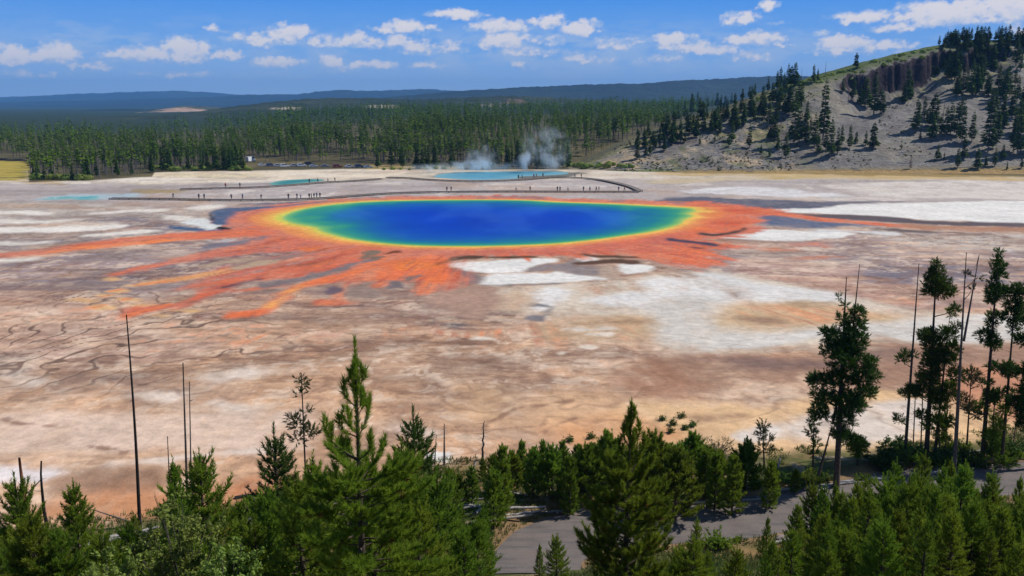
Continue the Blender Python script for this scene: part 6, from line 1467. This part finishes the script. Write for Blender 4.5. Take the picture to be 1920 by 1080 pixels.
PP2 = [(972, 335.6, 'black', 'black', 'dark-clad, left of the two at the crater lake edge', 0, .3), (979, 335.3, 'grey', 'black', 'grey-clad, right of the two at the crater lake edge', 0, 2.0), (1001, 333.6, 'red', 'navy', 'in red at the foot of the steam plume', 0, .6), (1006, 333.2, 'red', 'grey', 'also in red, just right of the first at the steam foot', 1, 1.6),
       (1018, 332.4, 'navy', 'black', 'dark-clad, right of the two in red at the crater lake', 0, .3), (1078, 332.6, 'grey', 'black', 'on the curved boardwalk where it starts to bend', 1, 1.6), (1090, 333, 'tan', 'grey', 'tan-clad on the curved boardwalk bend', 0, .5),
       (423, 351.8, 'red', 'navy', 'reddish figure on the thin back boardwalk at the left', 0, .5), (450, 351.2, 'grey', 'black', 'grey figure on the thin back boardwalk at the left', 0, .5), (580, 343.4, 'black', 'black', 'dark figure at the right end of the turquoise pool', 0, .4), (596, 342.2, 'navy', 'black', 'dark figure on the back boardwalk right of the turquoise pool', 1, 1.6), (615, 341, 'white', 'grey', 'pale figure on the back boardwalk, farther right of the turquoise pool', 1, 1.5),
       (628, 340.2, 'grey', 'navy', 'grey-shirted walker on the back boardwalk, last one before the crater lake', 1, 1.5)]
for (u, v, a, b_, lb, po, rz) in PP2: person(u, v, a, b_, 'tiny person ' + lb, po, rz, s=1.12)

# ================================================================ cars in the lot at the wood's edge
def car_parts(kind):
    L_, W_, Hh = {'car': (4.6, 1.8, 1.45), 'suv': (4.8, 1.9, 1.75), 'van': (6.4, 2.2, 2.8)}[kind]
    if kind == 'van': prof = [(-.5, .12), (-.5, .97), (-.1, 1.0), (.28, 1.0), (.33, .72), (.42, .55), (.5, .48), (.5, .12)]
    elif kind == 'suv': prof = [(-.5, .15), (-.5, .55), (-.46, .97), (.02, 1.0), (.20, .60), (.46, .52), (.5, .40), (.5, .15)]
    else: prof = [(-.5, .16), (-.5, .56), (-.38, .62), (-.26, .97), (.06, 1.0), (.24, .62), (.46, .54), (.5, .38), (.5, .16)]
    P = np.array(prof) * [L_, Hh]; n = len(P); rows = []
    for wy in (-.5, -.47, .47, .5):
        k = .0 if abs(wy) > .48 else .04; q = P.copy(); rows.append(np.column_stack([q[:, 0] * (1 - k * 0), np.full(n, wy * W_) * (1 - .14 * np.clip((q[:, 1] / Hh - .55) / .45, 0, 1)), q[:, 1] + (k if False else 0)]))
    V = np.concatenate(rows); F = [(r_ * n + i, r_ * n + (i + 1) % n, (r_ + 1) * n + (i + 1) % n, (r_ + 1) * n + i) for r_ in range(3) for i in range(n)]
    me = bpy.data.meshes.new('body'); me.from_pydata([tuple(v) for v in V], [], F + [tuple(range(n))[::-1], tuple(3 * n + i for i in range(n))]); 
    # windows: a band proud of the cabin sides
    z0, z1 = Hh * .62, Hh * .90; x0, x1 = (-.30 * L_, .12 * L_) if kind == 'car' else (-.42 * L_, .12 * L_) if kind == 'suv' else (-.05 * L_, .27 * L_)
    wv = []; wf = []
    for s in (-1, 1):
        b0 = len(wv)
        for (xx, zz) in ((x0, z0), (x1 + .25, z0), (x1, z1), (x0 + .25, z1)): wv.append((xx, s * (W_ * .5 * (1 - .14 * max(0, (zz / Hh - .55) / .45)) + .012), zz))
        wf.append((b0, b0 + 1, b0 + 2, b0 + 3))
    wm = bpy.data.meshes.new('window'); wm.from_pydata(wv, [], wf)
    g = Geo(); V_, a, b_ = tube(np.array([[0, -.12, 0], [0, .12, 0]]), [.34, .34], 12); g.add(V_, a, b_); 
    return me, wm, g, L_, W_
M_gl = mat('car_glass')[0]; M_gl.node_tree.nodes['Principled BSDF'].inputs['Base Color'].default_value = (.02, .025, .03, 1); M_gl.node_tree.nodes['Principled BSDF'].inputs['Roughness'].default_value = .1
M_ty = simple_mat('tyre', (.015, .015, .015), (.03, .03, .03), 8)
CK = {k: car_parts(k) for k in ('car', 'suv', 'van')}
TY = CK['car'][2].mesh('wheel', [M_ty])
CARS = [(470, 303, 'van', (.75, .76, .78), 'white camper van half hidden by trees at the left end of the parking lot', 1.2), (492, 311, 'car', (.55, .57, .6), 'silver car at the left of the parking lot', .5), (508, 312, 'suv', (.10, .12, .20), 'dark blue car beside the silver one in the parking lot', .4), (521, 312, 'car', (.6, .62, .66), 'pale grey car in the parking lot over the turquoise pool', .3),
        (534, 313, 'suv', (.72, .73, .75), 'white car in the parking lot over the turquoise pool', .5), (552, 312, 'car', (.5, .5, .52), 'grey car in the middle of the parking lot', .3), (566, 312, 'suv', (.70, .71, .73), 'white car in the middle of the parking lot', .4), (580, 309, 'suv', (.03, .03, .035), 'black car in the middle of the parking lot', .5),
        (588, 313, 'car', (.66, .68, .7), 'light car in front of the black one in the parking lot', .3), (610, 313, 'car', (.45, .42, .38), 'beige car right of centre in the parking lot', .2), (633, 314, 'suv', (.25, .05, .04), 'dark red car in the right half of the parking lot', .4), (655, 314, 'car', (.6, .62, .65), 'silver car in the right half of the parking lot', .3), (674, 314, 'suv', (.05, .08, .16), 'navy car at the right end of the parking lot', .4), (690, 315, 'car', (.5, .6, .62), 'pale teal car, last on the right of the parking lot', .2)]
for (u, v, k, c, lb, rz) in CARS:
    x, y, z = hit(u, v); root = thing('parked_' + k if k != 'suv' else 'parked_car', lb, 'van' if k == 'van' else 'car', (x, y, z), rz, 'vehicles in the parking lot'); me, wm, g, L_, W_ = CK[k]
    me = me.copy(); m_, nt, b_ = mat('car_paint'); b_.inputs['Base Color'].default_value = (*c, 1); b_.inputs['Roughness'].default_value = .3; b_.inputs['Specular IOR Level'].default_value = .5
    fn_ = nt.noise(objco(nt), 3, 2); nt.l.new(nt.mapr(fn_, .3, .7, .25, .4), b_.inputs['Roughness']); me.materials.clear(); me.materials.append(m_); link('body', me, root)
    w2 = wm.copy() if not wm.materials else wm
    if not wm.materials: wm.materials.append(M_gl)
    link('window', wm, root)
    for sx in (-.31, .31):
        for sy in (-1, 1): link('wheel', TY, root, (sx * L_, sy * (W_ / 2 - .1), .34))

# ================================================================ steam over the crater lake
def steam(name, u0, u1, v0, v1, y, dens, seed, depth=10, col=(.86, .93, 1.0)):
    X0, Z0 = at_y((u0 + u1) / 2, v1, y); _, Z1 = at_y((u0 + u1) / 2, v0, y); Xa, _ = at_y(u0, v1, y); Xb, _ = at_y(u1, v1, y)
    cx = float(X0); cz = float(max(0.2, Z0) + Z1) / 2; sx = float(Xb - Xa) / 2 * 1.25; sz = float(Z1 - max(.2, Z0)) / 2 * 1.2
    import bmesh
    bm = bmesh.new(); bmesh.ops.create_icosphere(bm, subdivisions=3, radius=1.0); me = bpy.data.meshes.new(name); bm.to_mesh(me); bm.free()
    m = bpy.data.materials.new(name); m.use_nodes = True; nt = NT(m.node_tree); nt.n.clear(); o = nt.n.new('ShaderNodeOutputMaterial'); pv = nt.n.new('ShaderNodeVolumePrincipled')
    co = objco(nt); ln = nt.vmath('LENGTH', co, out=1); pz = nt.vmath('ADD', nt.vmath('MULTIPLY', co, (sx / 7, depth / 7, sz / 9)), (seed * 3.1, 0, 0))
    n = nt.noise(pz, 1.3, 4, .62, dist=.8); f = nt.math('MULTIPLY', nt.mapr(ln, 1.0, .25, 0, 1, True), nt.mapr(n, .44, .70, 0, 1, True))
    nt.l.new(nt.math('MULTIPLY', f, dens), pv.inputs['Density']); pv.inputs['Color'].default_value = (*col, 1); pv.inputs['Anisotropy'].default_value = .2
    nt.l.new(pv.outputs[0], o.inputs['Volume']); me.materials.append(m); ob = link(name, me, loc=(cx, y, cz)); ob.scale = (sx, depth, sz)
    tag(ob, kind='stuff')
steam('steam', 760, 870, 306, 332, 431, .16, 6, 8, (.72, .88, 1.0)); steam('steam', 975, 1068, 232, 328, 437, .13, 7, 9, (.82, .92, 1.0)); steam('steam', 962, 1002, 280, 328, 433, .4, 2, 5); steam('steam', 815, 965, 300, 330, 432, .26, 3, 9, (.72, .88, 1.0)); steam('steam', 870, 935, 268, 325, 438, .16, 4, 7, (.76, .88, 1.0)); steam('steam', 1015, 1062, 285, 328, 440, .12, 5, 7, (.74, .88, 1.0))

# ================================================================ haze over the far country
def haze_box():
    x0, x1, y0, y1, z0, z1 = -21000, 21000, -2000, 24000, -6.0, 620.0
    V = [(x, y, z) for x in (x0, x1) for y in (y0, y1) for z in (z0, z1)]
    F = np.array([(0, 1, 3, 2), (4, 6, 7, 5), (0, 4, 5, 1), (2, 3, 7, 6), (0, 2, 6, 4), (1, 5, 7, 3)])
    m = bpy.data.materials.new('haze'); m.use_nodes = True; nt = NT(m.node_tree); nt.n.clear()
    pv = nt.n.new('ShaderNodeVolumePrincipled'); o = nt.n.new('ShaderNodeOutputMaterial')
    pv.inputs['Color'].default_value = (0.20, 0.52, 1.0, 1); pv.inputs['Density'].default_value = 0.00006
    pv.inputs['Anisotropy'].default_value = 0.0
    nt.l.new(pv.outputs[0], o.inputs['Volume'])
    tag(link('haze', newmesh('haze', V, [F], [m])), kind='stuff')
haze_box()
